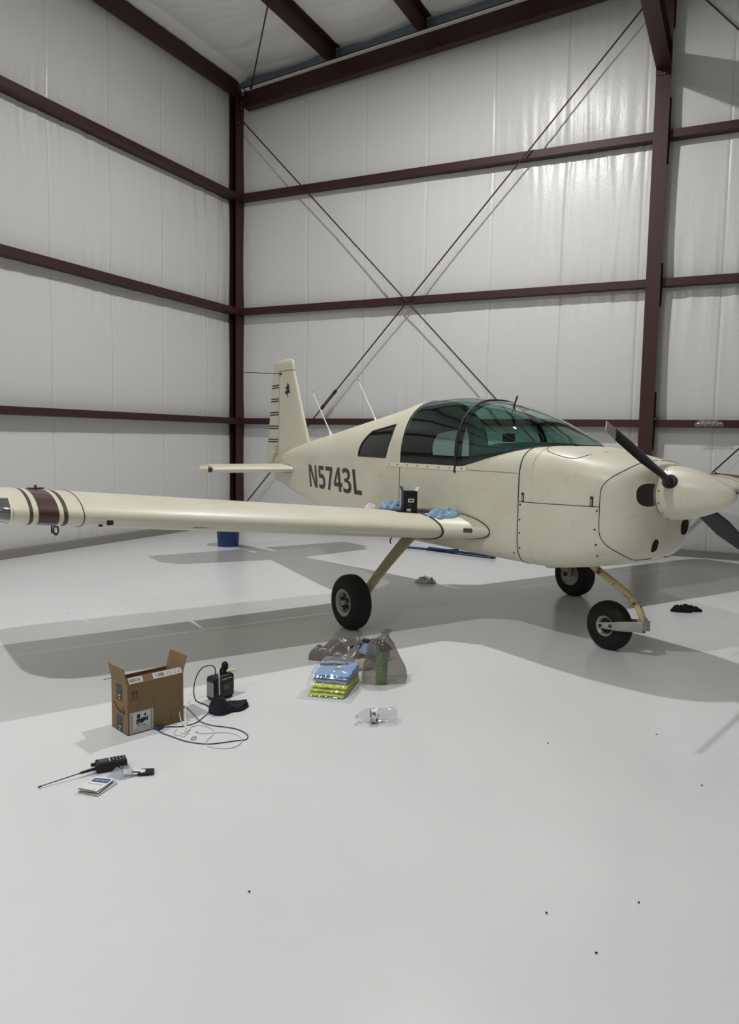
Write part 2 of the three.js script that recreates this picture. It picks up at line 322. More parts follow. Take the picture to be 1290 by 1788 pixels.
const sec = [1, 2, 3, 4, 5, 6].map((k) => { const aft = curve(SEC.filter((r) => r[0] <= -0.405), k), fwd = curve(SEC.filter((r) => r[0] > -0.405), k); return (x) => (x <= XC ? aft(x) : fwd(x)); });
function skin(x, phi, out = 0) {                                             // phi: -90 deg at the keel, 0 at the side, 90 deg on top
  const [yb, ym, w, yt, nb, nt] = sec.map((f) => f(x)), c = Math.abs(Math.cos(phi)), s = Math.sin(phi), b = s < 0 ? ym - yb : yt - ym, n = s < 0 ? nb : nt;
  const r = Math.pow(Math.pow(c / w, n) + Math.pow(Math.abs(s) / b, n), -1 / n);
  return V(x, ym + r * s, (r * c + out * c) * (Math.cos(phi) < 0 ? -1 : 1)).add(V(0, out * s, 0));
}
function phiAt(x, y) { let a = -Math.PI / 2, b = Math.PI / 2; for (let i = 0; i < 50; i++) { const m = (a + b) / 2; skin(x, m).y < y ? a = m : b = m; } return (a + b) / 2; }
const skinAt = (x, y, side = 1, out = 0) => { const p = skin(x, phiAt(x, y), out); p.z *= side; return p; };
// sill of the glasshouse: canopy rail, then the foot of the windshield
const sillT = [[-0.41, 1.178], [0.275, 1.176], [0.43, 1.205], [0.585, 1.247], [0.81, 1.303], [0.97, 1.333], [1.05, 1.3445]];
const sillY = curve(sillT, 1);
const phiSill = (x) => (x >= 1.049 ? Math.PI / 2 : phiAt(x, sillY(x)));
// fuselage skins, right and left in one sheet: u from right sill round the keel to the left sill
const ring = (x, top) => (u) => { const ph = lerp(top, -Math.PI - top, u); const p = skin(x, ph < -Math.PI / 2 ? -Math.PI - ph : ph); if (ph < -Math.PI / 2) p.z = -p.z; return p; };
const body = (x0, x1, nv, top) => surf(96, nv, (u, v) => { const x = lerp(x0, x1, v); return ring(x, top(x))(u); }, { su: 3, sv: x1 - x0, flip: true });
const full = () => Math.PI / 2;
const quarter = (u, v) => [lerp(-1.125 + 0.16 * Math.pow(v, 2.2) + 0.02 * (1 - v) * (1 - v), -0.63 + 0.05 * v, u), lerp(1.215, lerp(1.43, 1.487, u), v)];   // outline of the rear side window: u along, v up
const quarterEdge = []; for (let i = 0; i < 20; i++) quarterEdge.push(quarter(i / 20, 0)); for (let i = 0; i < 12; i++) quarterEdge.push(quarter(1, i / 12)); for (let i = 0; i < 20; i++) quarterEdge.push(quarter(1 - i / 20, 1)); for (let i = 0; i < 12; i++) quarterEdge.push(quarter(0, 1 - i / 12));
const inQuarter = (x, y) => { let c = false; for (let i = 0, j = quarterEdge.length - 1; i < quarterEdge.length; j = i++) { const [a, b] = quarterEdge[i], [p, q] = quarterEdge[j]; if ((b > y) !== (q > y) && x < (p - a) * (y - b) / (q - b) + a) c = !c; } return c; };
function pierced(g) {                                                        // leaves the window openings out of a sheet
  const p = g.attributes.position, old = g.index.array, idx = [];
  for (let i = 0; i < old.length; i += 3) { let x = 0, y = 0; for (let k = 0; k < 3; k++) { x += p.getX(old[i + k]) / 3; y += p.getY(old[i + k]) / 3; } if (!inQuarter(x, y)) idx.push(old[i], old[i + 1], old[i + 2]); }
  g.setIndex(idx); return g;
}
part('tail_cone', merge(body(-3.46, -1.16, 56, full), pierced(surf(380, 84, (u, v) => { const x = lerp(-1.16, -0.56, v); return ring(x, Math.PI / 2)(u); }, { su: 3, sv: 0.57, flip: true })), body(-0.56, XC, 6, full)), M.cream, plane);
part('cabin_side', body(XC + 0.001, 0.921, 60, (x) => phiSill(x) - 0.0001), M.cream, plane);
// deck forward of the windshield foot belongs to the cabin skin up to the firewall, the cowling follows
const cowl = part('cowling', merge(surf(110, 30, (u, v) => { const x = lerp(0.93, 1.05, v), t = phiSill(x); return ring(x, t)(u); }, { su: 3, sv: 0.065, flip: true }), body(1.05, 1.4952, 30, full)), M.cream, plane);
// tail end plate
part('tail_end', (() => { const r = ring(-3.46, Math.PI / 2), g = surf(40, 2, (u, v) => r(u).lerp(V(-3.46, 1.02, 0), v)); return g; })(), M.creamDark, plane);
// nose bowl, a closed solid with real openings
{
  const xs = [1.495, 1.52, 1.55, 1.575, 1.6, 1.63, 1.66, 1.685, 1.705, 1.72, 1.73, 1.735];
  const rings = xs.map((x) => { const a = []; for (let i = 0; i < 72; i++) { const p = ring(x, Math.PI / 2)(i / 72); a.push(p); } return a.reverse(); });
  const last = rings[rings.length - 1]; for (const k of [0.75, 0.5, 0.25, 0.05]) rings.push(last.map((p) => V(1.7352, 1.03, 0).lerp(p, k)));
  const solid = mergeVertices(loft(rings, { su: 3, sv: 0.2 }), 1e-5);
  const brush = new Brush(solid, M.cream); brush.updateMatrixWorld();
  const ev = new Evaluator(); ev.useGroups = true;
  const capsule = (cx, cy, cz, w, h, r, d, yaw = 0) => {
    const s = new THREE.Shape(); const pts = []; for (let i = 0; i < 40; i++) { const a = i / 40 * Math.PI * 2, n = 2.6, k = Math.pow(Math.pow(Math.abs(Math.cos(a)), n) + Math.pow(Math.abs(Math.sin(a)), n), -1 / n); pts.push(new THREE.Vector2(w / 2 * k * Math.cos(a), h / 2 * k * Math.sin(a))); }
    s.setFromPoints(pts);
    const g = new THREE.ExtrudeGeometry(s, { depth: d, bevelEnabled: false, curveSegments: 1 }); g.rotateY(Math.PI / 2 + yaw); g.translate(cx, cy, cz);
    const b = new Brush(mergeVertices(g, 1e-6), M.black); b.updateMatrixWorld(); return b;
  };
  let r = brush;
  for (const [x, y, z, w, h, yaw] of [[1.6, 1.06, 0.2, 0.17, 0.138, 0], [1.6, 1.06, -0.2, 0.17, 0.138, 0], [1.64, 0.748, 0.115, 0.052, 0.08, 0], [1.6, 0.85, -0.185, 0.1, 0.1, -0.1]]) { r.updateMatrixWorld(); r = ev.evaluate(r, capsule(x, y, z, w, h, 0.03, 0.3, yaw), SUBTRACTION); }
  const bowl = part('nose_bowl', toCreasedNormals(r.geometry, 0.55), r.material, plane);
}
const topT = [[-0.75, 1.64], [-0.565, 1.681], [-0.34, 1.7], [-0.115, 1.706], [0.138, 1.685], [0.33, 1.652], [0.417, 1.632], [0.678, 1.547], [0.897, 1.433], [1.0, 1.372], [1.05, 1.3446]];
const topY = curve(topT, 1);
// interior, visible through the glass
{
  const inn = (x0, x1, top, out) => surf(60, 24, (u, v) => { const x = lerp(x0, x1, v), t = top(x), ph = lerp(t, -Math.PI - t, u), p = skin(x, ph < -Math.PI / 2 ? -Math.PI - ph : ph, out); if (ph < -Math.PI / 2) p.z = -p.z; return p; });
  part('cabin_lining', merge(inn(XC + 0.003, 0.92, (x) => phiSill(Math.min(x, 1.0)) - 0.03, -0.018), pierced(surf(300, 140, (u, v) => { const x = lerp(-1.4, -0.42, v), ph = lerp(Math.PI / 2, -Math.PI * 1.5, u), p = skin(x, ph < -Math.PI / 2 ? -Math.PI - ph : ph, -0.012); if (ph < -Math.PI / 2) p.z = -p.z; return p; }))), M.interior, plane);
  part('rear_bulkhead', (() => { const r = ring(-1.39, Math.PI / 2); return surf(48, 2, (u, v) => r(u).lerp(V(-1.39, 1.0, 0), 0.03 + v * 0.97)); })(), M.interior, plane);
  const hoodTop = curve([[0.36, 1.352], [0.6, 1.362], [0.85, 1.36], [0.97, 1.35], [1.04, 1.338]], 1);
  const hood = (x, t) => { const e = Math.max(0.01, skin(Math.min(x, 1.03), phiSill(Math.min(x, 1.03))).z - 0.012), y0 = sillY(x) - 0.004; return V(x, lerp(y0, Math.min(hoodTop(x), topY(x) - 0.012), Math.pow(Math.max(0, 1 - Math.pow(Math.abs(t), 2.6)), 0.7)), t * e); };
  part('glareshield', surf(40, 24, (u, v) => hood(lerp(0.36, 1.04, v), lerp(-1, 1, u))), M.dash, plane);
  part('instrument_panel', surf(40, 6, (u, v) => { const p = hood(0.36, lerp(-1, 1, u)); return V(0.362, lerp(p.y, 0.9, v), p.z); }), M.dash, plane);
  for (const s of [1, -1]) {
    const b = part('seat', box(0.1, 0.46, 0.42, -0.3, 0.92, s * 0.25, 0.045).applyMatrix4(new THREE.Matrix4()), M.seat, plane);
    part('seat_cushion', box(0.46, 0.1, 0.42, 0.0, 0.74, s * 0.25, 0.04), M.seat, b);
  }
  part('compass', box(0.05, 0.065, 0.09, 0.42, 1.392, 0.09, 0.008), M.black, plane);
  const ot = part('air_temperature_probe', cyl(0.006, 0.006, V(0.40, 1.57, 0.05), V(0.455, 1.70, 0.05), 8), M.ink, plane);
  part('probe_nut', cyl(0.013, 0.013, V(0.413, 1.605, 0.05), V(0.423, 1.63, 0.05), 10), M.ink, ot);
}
// glasshouse
function glassRing(x, u, out = 0) {                                          // u 0 right sill .. 1 left sill
  const y0 = sillY(x), z0 = x >= 1.049 ? 0.002 : skin(x, phiSill(x)).z, h = Math.max(0.001, topY(x) - y0), a = u * Math.PI, n = lerp(2.35, 2.1, sstep(0.4, 1, x));
  const c = Math.cos(a), s = Math.sin(a), k = Math.pow(Math.pow(Math.abs(c), n) + Math.pow(Math.abs(s), n), -1 / n);
  return V(x, y0 + (h + out) * k * s, (z0 + out) * k * c);
}
// rear edge of the canopy leans back towards the top, the bow leans back too
const rearX = (u) => XC - 0.05 * Math.pow(Math.sin(u * Math.PI), 2), bowX = (u) => 0.277 - 0.08 * Math.pow(Math.sin(u * Math.PI), 1.5);
part('canopy_glass', surf(64, 24, (u, v) => glassRing(lerp(rearX(u), bowX(u), v), u), { flip: true }), M.glass, plane, 'green tinted sliding canopy glass');
part('windshield', surf(64, 40, (u, v) => glassRing(lerp(bowX(u), 1.05, v), u), { flip: true }), M.glass, plane, 'green tinted one-piece windshield');
const bowPts = (off, dx) => { const p = []; for (let i = 0; i <= 40; i++) { const u = i / 40; p.push(glassRing(bowX(u) + dx, u, off)); } return p; };
part('canopy_bow', merge(tube(bowPts(-0.008, 0.0), 0.017, 80, 8), tube(bowPts(-0.012, 0.035), 0.012, 80, 8), tube([skinAt(0.277, 1.178, 1, 0.004), skinAt(0.277, 1.13, 1, 0.006)], 0.009, 8), tube([skinAt(0.277, 1.178, -1, 0.004), skinAt(0.277, 1.13, -1, 0.006)], 0.009, 8)), M.black, plane);
// painted hoop behind the canopy
part('canopy_hoop', surf(64, 4, (u, v) => { const x = lerp(-0.56, -0.4, v); const xx = Math.min(x, rearX(u) + 0.015); return glassRing(Math.max(-0.74, xx), u, 0.003); }, { flip: true, su: 2, sv: 0.2 }), M.cream, plane);
for (const s of [1, -1]) {
  const rail = part('canopy_rail', (() => { return surf(24, 2, (u, v) => { const x = lerp(-0.6, 0.4, u); return skinAt(x, 1.178 - 0.034 * v, s, 0.005); }, { flip: s > 0 }); })(), M.creamLight, plane);
  for (let i = 0; i < 8; i++) { const p = skinAt(-0.56 + i * 0.13, 1.161, s, 0.005); part('screw', cyl(0.006, 0.005, p, p.clone().add(V(0, 0, s * 0.004)), 8), M.hubDark, rail); }
  const foot = part('windshield_seal', tube(Array.from({ length: 30 }, (_, i) => { const x = lerp(0.3, 1.046, i / 29), p = skin(x, phiSill(x), 0.001); p.z *= s; return p; }), 0.005, 90, 6), M.ink, plane);
}
// rear quarter windows
for (const s of [1, -1]) {
  const w = part('rear_window', surf(24, 14, (u, v) => skinAt(...quarter(u, v), s, -0.001), { flip: s > 0 }), M.paneGrey, plane, 'clear grey rear side window');
  part('window_seal', tube(quarterEdge.map((e) => skinAt(...e, s, 0.001)), 0.0075, 160, 6, true), M.ink, w);
}
// seams, latches, screws on the body
const seam = (pts, r = 0.0028, parent = plane, name = 'panel_seam') => part(name, tube(pts, r, pts.length * 3, 5), M.seam, parent);
const range = (a, b, n) => Array.from({ length: n }, (_, i) => lerp(a, b, i / (n - 1)));
const around = (x, s, a, b, out = 0.0005) => range(a, b, 40).map((ph) => { const p = skin(x, ph, out); p.z *= s; return p; });
for (const s of [1, -1]) {
  seam(around(0.925, s, phiAt(0.925, 0.99), phiSill(0.925) - 0.02), 0.0035);
  seam(around(0.925, s, -1.3, phiAt(0.925, 0.99)), 0.0018);
  seam(range(1.5, -1.12, 60).map((ph) => { const y0 = skin(1.53, ph).y, x = 1.53 + 0.10 * Math.pow(sstep(0.84, 0.6, y0), 1.2) + 0.11 * Math.pow(sstep(1.06, 1.28, y0), 1.2), p = skin(x, ph, 0.0005); p.z *= s; return p; }), 0.0026);
  seam(range(0, 1, 12).map((t) => { const ph = lerp(-1.12, -1.4, t), p = skin(1.63 + 0.035 * Math.sin(t * Math.PI / 2), ph, 0.0005); p.z *= s; return p; }), 0.0032);
  seam(range(0.925, 1.53, 20).map((x) => skinAt(x, 0.968 + 0.02 * (x - 0.925), s, 0.0005)), 0.0024);
  seam(range(1.162, 0.86, 12).map((y) => skinAt(-0.4, y, s, 0.0005)), 0.0022);
  seam(range(0.41, 0.92, 12).map((x) => skinAt(x, 1.155, s, 0.0003)), 0.0015);
  seam(range(-3.3, -3.44, 6).map((x) => skinAt(x, 1.08, s, 0.0005)), 0.002);
  for (const [x, y] of [[0.965, 1.0], [1.48, 1.009]]) {
    const p = skinAt(x, y, s, 0.001), l = part('cowl_latch', box(0.022, 0.062, 0.006, p.x, p.y, p.z, 0.002), M.ink, plane, 'chrome latch in a dark slot');
    part('latch_lever', box(0.01, 0.04, 0.006, p.x + 0.002, p.y - 0.004, p.z + s * 0.004, 0.002), M.chrome, l);
  }
  for (const [x, y] of [[0.945, 0.95], [0.945, 0.85], [0.945, 0.76], [0.945, 0.66], [1.515, 0.955], [1.505, 0.84], [1.505, 0.745], [1.49, 0.67], [0.885, 0.62]]) { const p = skinAt(x, y, s, 0.0005); part('screw', cyl(0.0065, 0.0055, p, p.clone().add(V(0, 0, s * 0.003)), 8), M.hubDark, plane); }
}
seam((() => { const q = [[1.0, 0.12], [1.01, 0.3], [1.06, 0.365], [1.12, 0.385], [1.26, 0.385], [1.31, 0.365], [1.34, 0.3], [1.34, 0.12]]; return q.map(([x, z]) => { const ph = (() => { let a = 0, b = Math.PI / 2; for (let i = 0; i < 40; i++) { const m = (a + b) / 2; skin(x, m).z > z ? a = m : b = m; } return (a + b) / 2; })(); return skin(x, ph, 0.0005); }); })(), 0.0022, plane, 'oil_door_seam');
{ const p = skin(1.06, 1.3, 0.001); part('oil_door_latch', box(0.03, 0.003, 0.012, p.x, p.y, p.z), M.hubDark, plane); }
// registration, painted on both sides of the tail cone
{
  const tx = canvasTex(1024, 220, (c, w, h) => {
    c.clearRect(0, 0, w, h); c.fillStyle = '#37302a'; c.textBaseline = 'alphabetic'; c.textAlign = 'left';
    c.font = 'bold 264px sans-serif'; const t = 'N5743L'; const mw = c.measureText(t).width; c.save(); c.scale((w - 20) / mw, 1.07); c.fillText(t, 6, 202 / 1.0); c.restore();
  });
  const mat = std(0xffffff, 0.45, 0, { map: tx, transparent: true });
  for (const s of [1, -1]) part('registration_lettering', surf(60, 12, (u, v) => { const y = lerp(0.868, 1.108, v), a = -2.3, b = -1.0, k = s > 0 ? u : 1 - u; return skinAt(lerp(a, b, k) - (s > 0 ? 0.06 : -0.06) * (v - 0.5), y, s, 0.002); }, { flip: s > 0 && false }), mat, plane, 'dark lettering N5743L');
}
// aerials on the turtle deck
for (const [x0, y0, x1, y1, z] of [[-2.2, 1.385, -2.6, 1.845, 0.03], [-1.43, 1.515, -1.76, 1.925, 0.0]]) {
  const a = part('whip_antenna', cyl(0.007, 0.0035, V(x0, y0, z), V(x1, y1, z), 8), M.white, plane);
  part('antenna_base', cyl(0.022, 0.008, V(x0 + 0.01, y0 - 0.02, z), V(lerp(x0, x1, 0.13), lerp(y0, y1, 0.13), z), 12), M.white, a);
  part('antenna_tip', cyl(0.006, 0.004, V(x1, y1, z), V(x1 - 0.008, y1 + 0.01, z), 8), M.ink, a);
}
// ---- wings
function airfoil(n, t = 0.15, m = 0.025, from = 0, to = 1) {                  // closed ring, upper rear -> nose -> lower rear ; chord 0 (nose) .. 1
  const yt = (x) => 5 * t * (0.2969 * Math.sqrt(x) - 0.126 * x - 0.3516 * x * x + 0.2843 * x ** 3 - 0.1036 * x ** 4), cam = (x) => (x < 0.4 ? m / 0.16 * (0.8 * x - x * x) : m / 0.36 * (0.2 + 0.8 * x - x * x));
  const r = [];
  for (let i = 0; i < n; i++) { const a = i / (n - 1) * Math.PI, x = lerp(from, to, (1 + Math.cos(a)) / 2); r.push([x, cam(x) + yt(x)]); }
  for (let i = n - 1; i >= 0; i--) { if (i === n - 1 && from === 0) continue; const a = i / (n - 1) * Math.PI, x = lerp(from, to, (1 + Math.cos(a)) / 2); r.push([x, cam(x) - yt(x)]); }
  return r;
}
const LEx = 0.42, CH = 1.24, INC = 1.6 * Math.PI / 180, wingY = (z) => 0.722 + (z - 0.7) * 0.0872;
const foil = (prof, z, le = LEx, ch = CH, ths = 1, y = wingY(z)) => prof.map(([x, h]) => V(le - x * ch * Math.cos(INC) , y - x * ch * Math.sin(INC) + h * ch * ths, z));
const mirror = (rings, s) => rings.map((r) => { const q = r.map((p) => V(p.x, p.y, p.z * s)); return s < 0 ? q.reverse() : q; });
for (const s of [1, -1]) {
  const P = airfoil(34, 0.15, 0.025, 0, 0.79);
  const zs = range(0.7, 3.13, 6);
  const w = part('wing', loft(mirror(zs.map((z) => foil(P, z)), s), { su: 2.4, sv: 2.4, crease: 0.9 }), M.cream, plane, s > 0 ? 'right wing, nearer the camera' : 'left wing, beyond the fuselage');
  const T = airfoil(16, 0.15, 0.025, 0.8, 1.0);
  part('flap', loft(mirror([0.74, 1.78].map((z) => foil(T, z)), s), { su: 0.5, sv: 1, crease: 0.6 }), M.cream, w);
  part('aileron', loft(mirror([1.81, 3.11].map((z) => foil(T, z)), s), { su: 0.5, sv: 1, crease: 0.6 }), M.cream, w);
  // wing tip cap, striped
  const F = airfoil(34, 0.15, 0.025, 0, 1);
  const tipRing = (z) => { const k = clamp((z - 3.36) / 0.32, 0, 1), r = Math.sqrt(Math.max(0, 1 - k * k)), le = LEx - 0.32 * (1 - r) , te = LEx - CH + 0.10 * (1 - r); return foil(F, z, le, le - te, lerp(0.22, 1, Math.pow(r, 0.8)) * CH / (le - te), wingY(z) + 0.02 * (1 - r)); };
  const band = (a, b, mat, parent, name, label, caps = {}) => part(name, loft(mirror(range(a, b, Math.max(2, Math.ceil((b - a) / 0.02))).map(tipRing), s), { cap0: false, cap1: false, su: 2.4, sv: b - a, ...caps }), mat, parent, label);
  const tip = band(3.134, 3.2125, M.cream, plane, 'wing_tip', undefined, { cap0: true });
  band(3.2125, 3.234, M.brownGrey, tip, 'stripe', 'thin dark stripe'); band(3.234, 3.256, M.cream, tip, 'tip_skin');
  band(3.256, 3.356, M.brown, tip, 'stripe', 'wide brown stripe'); band(3.356, 3.381, M.cream, tip, 'tip_skin');
  band(3.381, 3.3985, M.brownGrey, tip, 'stripe', 'thin dark stripe'); band(3.3985, 3.675, M.cream, tip, 'tip_skin', undefined, { cap1: true });
  // landing light window at the front corner
  const lensPt = (u, v, o) => { const z = lerp(3.475, 3.575, u), r = tipRing(z), i = Math.round(lerp(27, 39, v)); const p = r[i].clone(); p.x += o; p.z = (p.z + o * 0.5) * s; return p; };
  const ln = part('landing_light_window', surf(10, 12, (u, v) => lensPt(u, v, 0.004)), M.smoked, tip);
  const fe = []; for (let i = 0; i < 10; i++) fe.push(lensPt(i / 10, 0, 0.004)); for (let i = 0; i < 10; i++) fe.push(lensPt(1, i / 10, 0.004)); for (let i = 0; i < 10; i++) fe.push(lensPt(1 - i / 10, 1, 0.004)); for (let i = 0; i < 10; i++) fe.push(lensPt(0, 1 - i / 10, 0.004));
  part('window_frame', tube(fe, 0.006, 80, 6, true), M.creamLight, ln);
  // navigation light on top
  const nz = 3.292, top = foil(F, nz)[20];
  const nv = part('navigation_light', box(0.045, 0.008, 0.085, top.x, top.y + 0.004, s * nz, 0.003), std(0x5a2320, 0.5), tip, 'small red navigation light plate');
  part('light_bulb_cover', new THREE.SphereGeometry(0.009, 14, 10).scale(1.2, 1, 1).translate(top.x, top.y + 0.016, s * nz), phys({ color: 0x8a3a36, roughness: 0.3 }), nv);
  // tie down ring below, stall tab and strip on the leading edge
  const lo = foil(F, 3.225); const tb = lo[42];
  const tr = part('tie_down_ring', new THREE.TorusGeometry(0.02, 0.0055, 8, 20).scale(0.7, 1.15, 1).rotateY(0.9).translate(tb.x, tb.y - 0.024, s * 3.232), M.ink, w);
  part('ring_shackle', tube([V(tb.x, tb.y, s * 3.252), V(tb.x + 0.005, tb.y - 0.02, s * 3.255), V(tb.x - 0.005, tb.y - 0.04, s * 3.25)], 0.004), M.ink, tr);
  const stallP = foil(F, 3.0)[35];
  const sv = part('stall_warning_vane', box(0.01, 0.03, 0.034, stallP.x + 0.004, stallP.y, s * 3.0, 0.004), M.ink, w);
  part('vane_tab', box(0.008, 0.012, 0.022, stallP.x + 0.003, stallP.y - 0.014, s * 3.05, 0.003), M.ink, sv);
  part('vane_hole', box(0.008, 0.012, 0.014, stallP.x + 0.001, stallP.y + 0.034, s * 2.955, 0.003), M.ink, sv);
  const st = (z) => foil(F, z)[35];
  part('stall_strip', cyl(0.006, 0.006, V(st(1.27).x + 0.002, st(1.27).y, s * 1.27), V(st(1.5).x + 0.002, st(1.5).y, s * 1.5), 6), M.creamLight, w);
  const ringSeam = (z, r, parent, name = 'panel_seam') => part(name, tube(foil(F, z).slice(6, 62).map((p) => V(p.x + 0.0005, p.y, p.z * s)), r, 160, 6), M.seam, parent);
  ringSeam(3.133, 0.0025, w); ringSeam(0.702, 0.008, w, 'root_seal');
  part('scuff_mark', tube([V(foil(F, 2.45)[36].x + 0.001, foil(F, 2.45)[36].y, s * 2.42), V(foil(F, 2.5)[36].x + 0.001, foil(F, 2.5)[36].y - 0.001, s * 2.53)], 0.0018, 8, 5), M.hubDark, w);
  // root fairing between wing and fuselage
  const fr = (t) => { const k = t, z = lerp(0.472, 0.698, k), le = lerp(0.685, LEx, k), te = lerp(-1.0, LEx - CH, k), ths = lerp(1.02, 1, k) * CH / (le - te) * 1.0; return foil(F, z, le, le - te, ths, lerp(0.735, wingY(0.7), k)); };
  const fa = part('wing_root_fairing', loft(mirror(range(0, 1, 8).map(fr), s), { su: 2.4, sv: 0.3, cap1: false }), M.cream, plane);
  part('fairing_seal', tube(fr(0.06).slice(3, 64).map((p) => V(p.x, p.y, Math.max(0.487, p.z + 0.003) * s)), 0.004, 160, 6), M.seam, fa);
  { const q = fr(0.5)[33]; part('fairing_plate', box(0.008, 0.03, 0.06, 0, 0, 0, 0.002).rotateY(s * -0.86).translate(q.x + 0.001, q.y + 0.012, (q.z + 0.002) * s), std(0x55473d, 0.6), fa, 'small brown rectangular plate'); }
  // black wing walk on the root
  const walk = (u, v) => { const z = lerp(0.56, 0.9, u), r = z < 0.7 ? fr((z - 0.472) / 0.226) : foil(F, z), i = lerp(0, 23, v), a = Math.floor(i), p = r[a].clone().lerp(r[Math.min(66, a + 1)], i - a); p.y += 0.0025; p.z *= s; return p; };
  part('wing_walk', surf(10, 30, walk), std(0x1b1b1c, 0.95, 0, { bumpMap: bumpFine, bumpScale: 0.001 }), w, 'black rough wing walk strip');
}
// ---- tail
{
  const sect = (le, te, y, th) => { const F = airfoil(18, th, 0, 0, 1); return F.map(([x, h]) => V(le - x * (le - te), y, h * (le - te))); };
  const sideRing = (le, hinge, y, half, blunt = 1) => { const r = []; const n = 18; for (let i = 0; i <= n; i++) { const a = i / n, x = lerp(hinge, le, a), k = Math.sqrt(Math.max(0, 1 - a ** 2.6)) * (blunt < 1 ? lerp(blunt, 1, Math.min(1, a * 2)) : 1); r.push(V(x, y, half * k)); } for (let i = n - 1; i >= 0; i--) { const a = i / n, x = lerp(hinge, le, a), k = Math.sqrt(Math.max(0, 1 - a ** 2.6)) * (blunt < 1 ? lerp(blunt, 1, Math.min(1, a * 2)) : 1); r.push(V(x, y, -half * k)); } return r; };
  const finLE = (y) => lerp(-2.69, -3.055, (y - 1.29) / 0.83);
  const fin = part('vertical_fin', loft([1.16, 1.3, 1.6, 1.9, 2.112].map((y) => sideRing(finLE(y), -3.37, y, lerp(0.042, 0.03, (y - 1.2) / 0.9))), { su: 1, sv: 1 }), M.cream, plane);
  part('fin_tip', loft([[2.115, -3.056, -3.555, 0.034], [2.16, -3.062, -3.56, 0.034], [2.2, -3.072, -3.565, 0.032], [2.222, -3.085, -3.5, 0.026], [2.24, -3.12, -3.35, 0.014], [2.246, -3.16, -3.25, 0.004]].map(([y, le, te, h]) => sideRing(le, te, y, h, 0.12)), { su: 0.5, sv: 0.2 }), M.cream, fin);
  seam(sideRing(-3.053, -3.37, 2.113, 0.0305).slice(0, 30), 0.003, fin);
  const rudTE = (y) => lerp(-3.745, -3.575, (y - 1.045) / 1.07), rudRing = (y, le = -3.375) => { const h = lerp(0.042, 0.03, (y - 1.2) / 0.9); return [V(le, y, h), V(le - 0.001, y, 0), V(le, y, -h), V(rudTE(y), y, -0.004), V(rudTE(y) - 0.002, y, 0), V(rudTE(y), y, 0.004)]; };
  const rud = part('rudder', loft([1.275, 1.6, 2.108].map((y) => rudRing(y)).map((r) => r.reverse()), { crease: 0.5 }), M.cream, plane);
  part('rudder_foot', loft([[1.045, -3.62], [1.1, -3.52], [1.18, -3.466], [1.268, -3.466]].map(([y, le]) => rudRing(y, le)).map((r) => r.reverse()), { crease: 0.5 }), M.cream, rud);
  for (const y of [1.945, 1.7915, 1.6365, 1.4795, 1.3255]) for (const d of [0.0135, -0.0135]) {
    const a = rudRing(y + d - 0.0078), b = rudRing(y + d + 0.0078);
    const grow = (r) => r.map((p) => V(p.x, p.y, p.z * 1.0 + Math.sign(p.z) * 0.0012));
    part('rudder_stripe', loft([grow(a), grow(b)].map((r) => r.reverse()), { crease: 0.5 }), M.ink, rud);
  }
  // dark emblem on the fin, a flat print
  const em = canvasTex(96, 256, (c, w, h) => {
    c.clearRect(0, 0, w, h); c.fillStyle = '#1d1b19'; c.beginPath();
    [[50, 2], [58, 30], [62, 44], [78, 40], [72, 60], [76, 84], [74, 108], [86, 150], [92, 176], [70, 164], [58, 186], [50, 212], [52, 250], [42, 216], [38, 178], [22, 186], [6, 158], [4, 138], [24, 146], [32, 126], [36, 112], [16, 100], [18, 66], [34, 72], [40, 40]].forEach(([x, y], i) => (i ? c.lineTo(x, y) : c.moveTo(x, y))); c.closePath(); c.fill();
  });
  for (const s of [1, -1]) part('fin_emblem', surf(4, 8, (u, v) => V(lerp(-3.235, -3.105, u), lerp(1.8, 1.985, v), s * (lerp(0.0375, 0.033, v) - 0.004 * u))), std(0xffffff, 0.5, 0, { map: em, transparent: true }), fin, 'small dark winged emblem');
  for (const s of [1, -1]) { const a = part('nav_antenna', cyl(0.0045, 0.0035, V(-3.34, 2.085, s * 0.03), V(-3.72, 2.11, s * 0.33), 6), M.hubDark, fin); part('antenna_mount', box(0.03, 0.022, 0.02, -3.33, 2.085, s * 0.036), M.ink, a); }
  // tailplane
  for (const s of [1, -1]) {
    const st = (z) => { const le = lerp(-2.72, -2.9, (z - 0.1) / 0.93), y = 1.022, half = 0.046; const r = sideRing(le, -3.2, 0, half).map((p) => V(p.x, y + p.z, z)); return r; };
    const sp = part('stabilizer', loft(mirror(range(0.06, 1.03, 5).map(st).map((r) => r.reverse()), s), { su: 1, sv: 1 }), M.cream, plane);
    const el = (z, le) => { const h = 0.04; return [V(le, 1.022 + h * 0.9, z), V(le + 0.012, 1.022, z), V(le, 1.022 - h * 0.9, z), V(-3.5, 1.005, z), V(-3.503, 1.008, z), V(-3.5, 1.011, z)]; };
    part('elevator', loft(mirror([[0.13, -3.21], [1.03, -3.21], [1.034, -3.03], [1.12, -3.06]].map(([z, le]) => el(z, le)), s), { crease: 0.5 }), M.cream, sp);
    part('horn_gap', box(0.1, 0.045, 0.006, -2.985, 1.015, s * 1.036), M.ink, sp);
    const rim = st(0.16).map((p) => V(p.x + 0.004, p.y, s * 0.155)); seam(rim.slice(6, 32), 0.004, sp, 'root_seal');
  }
}
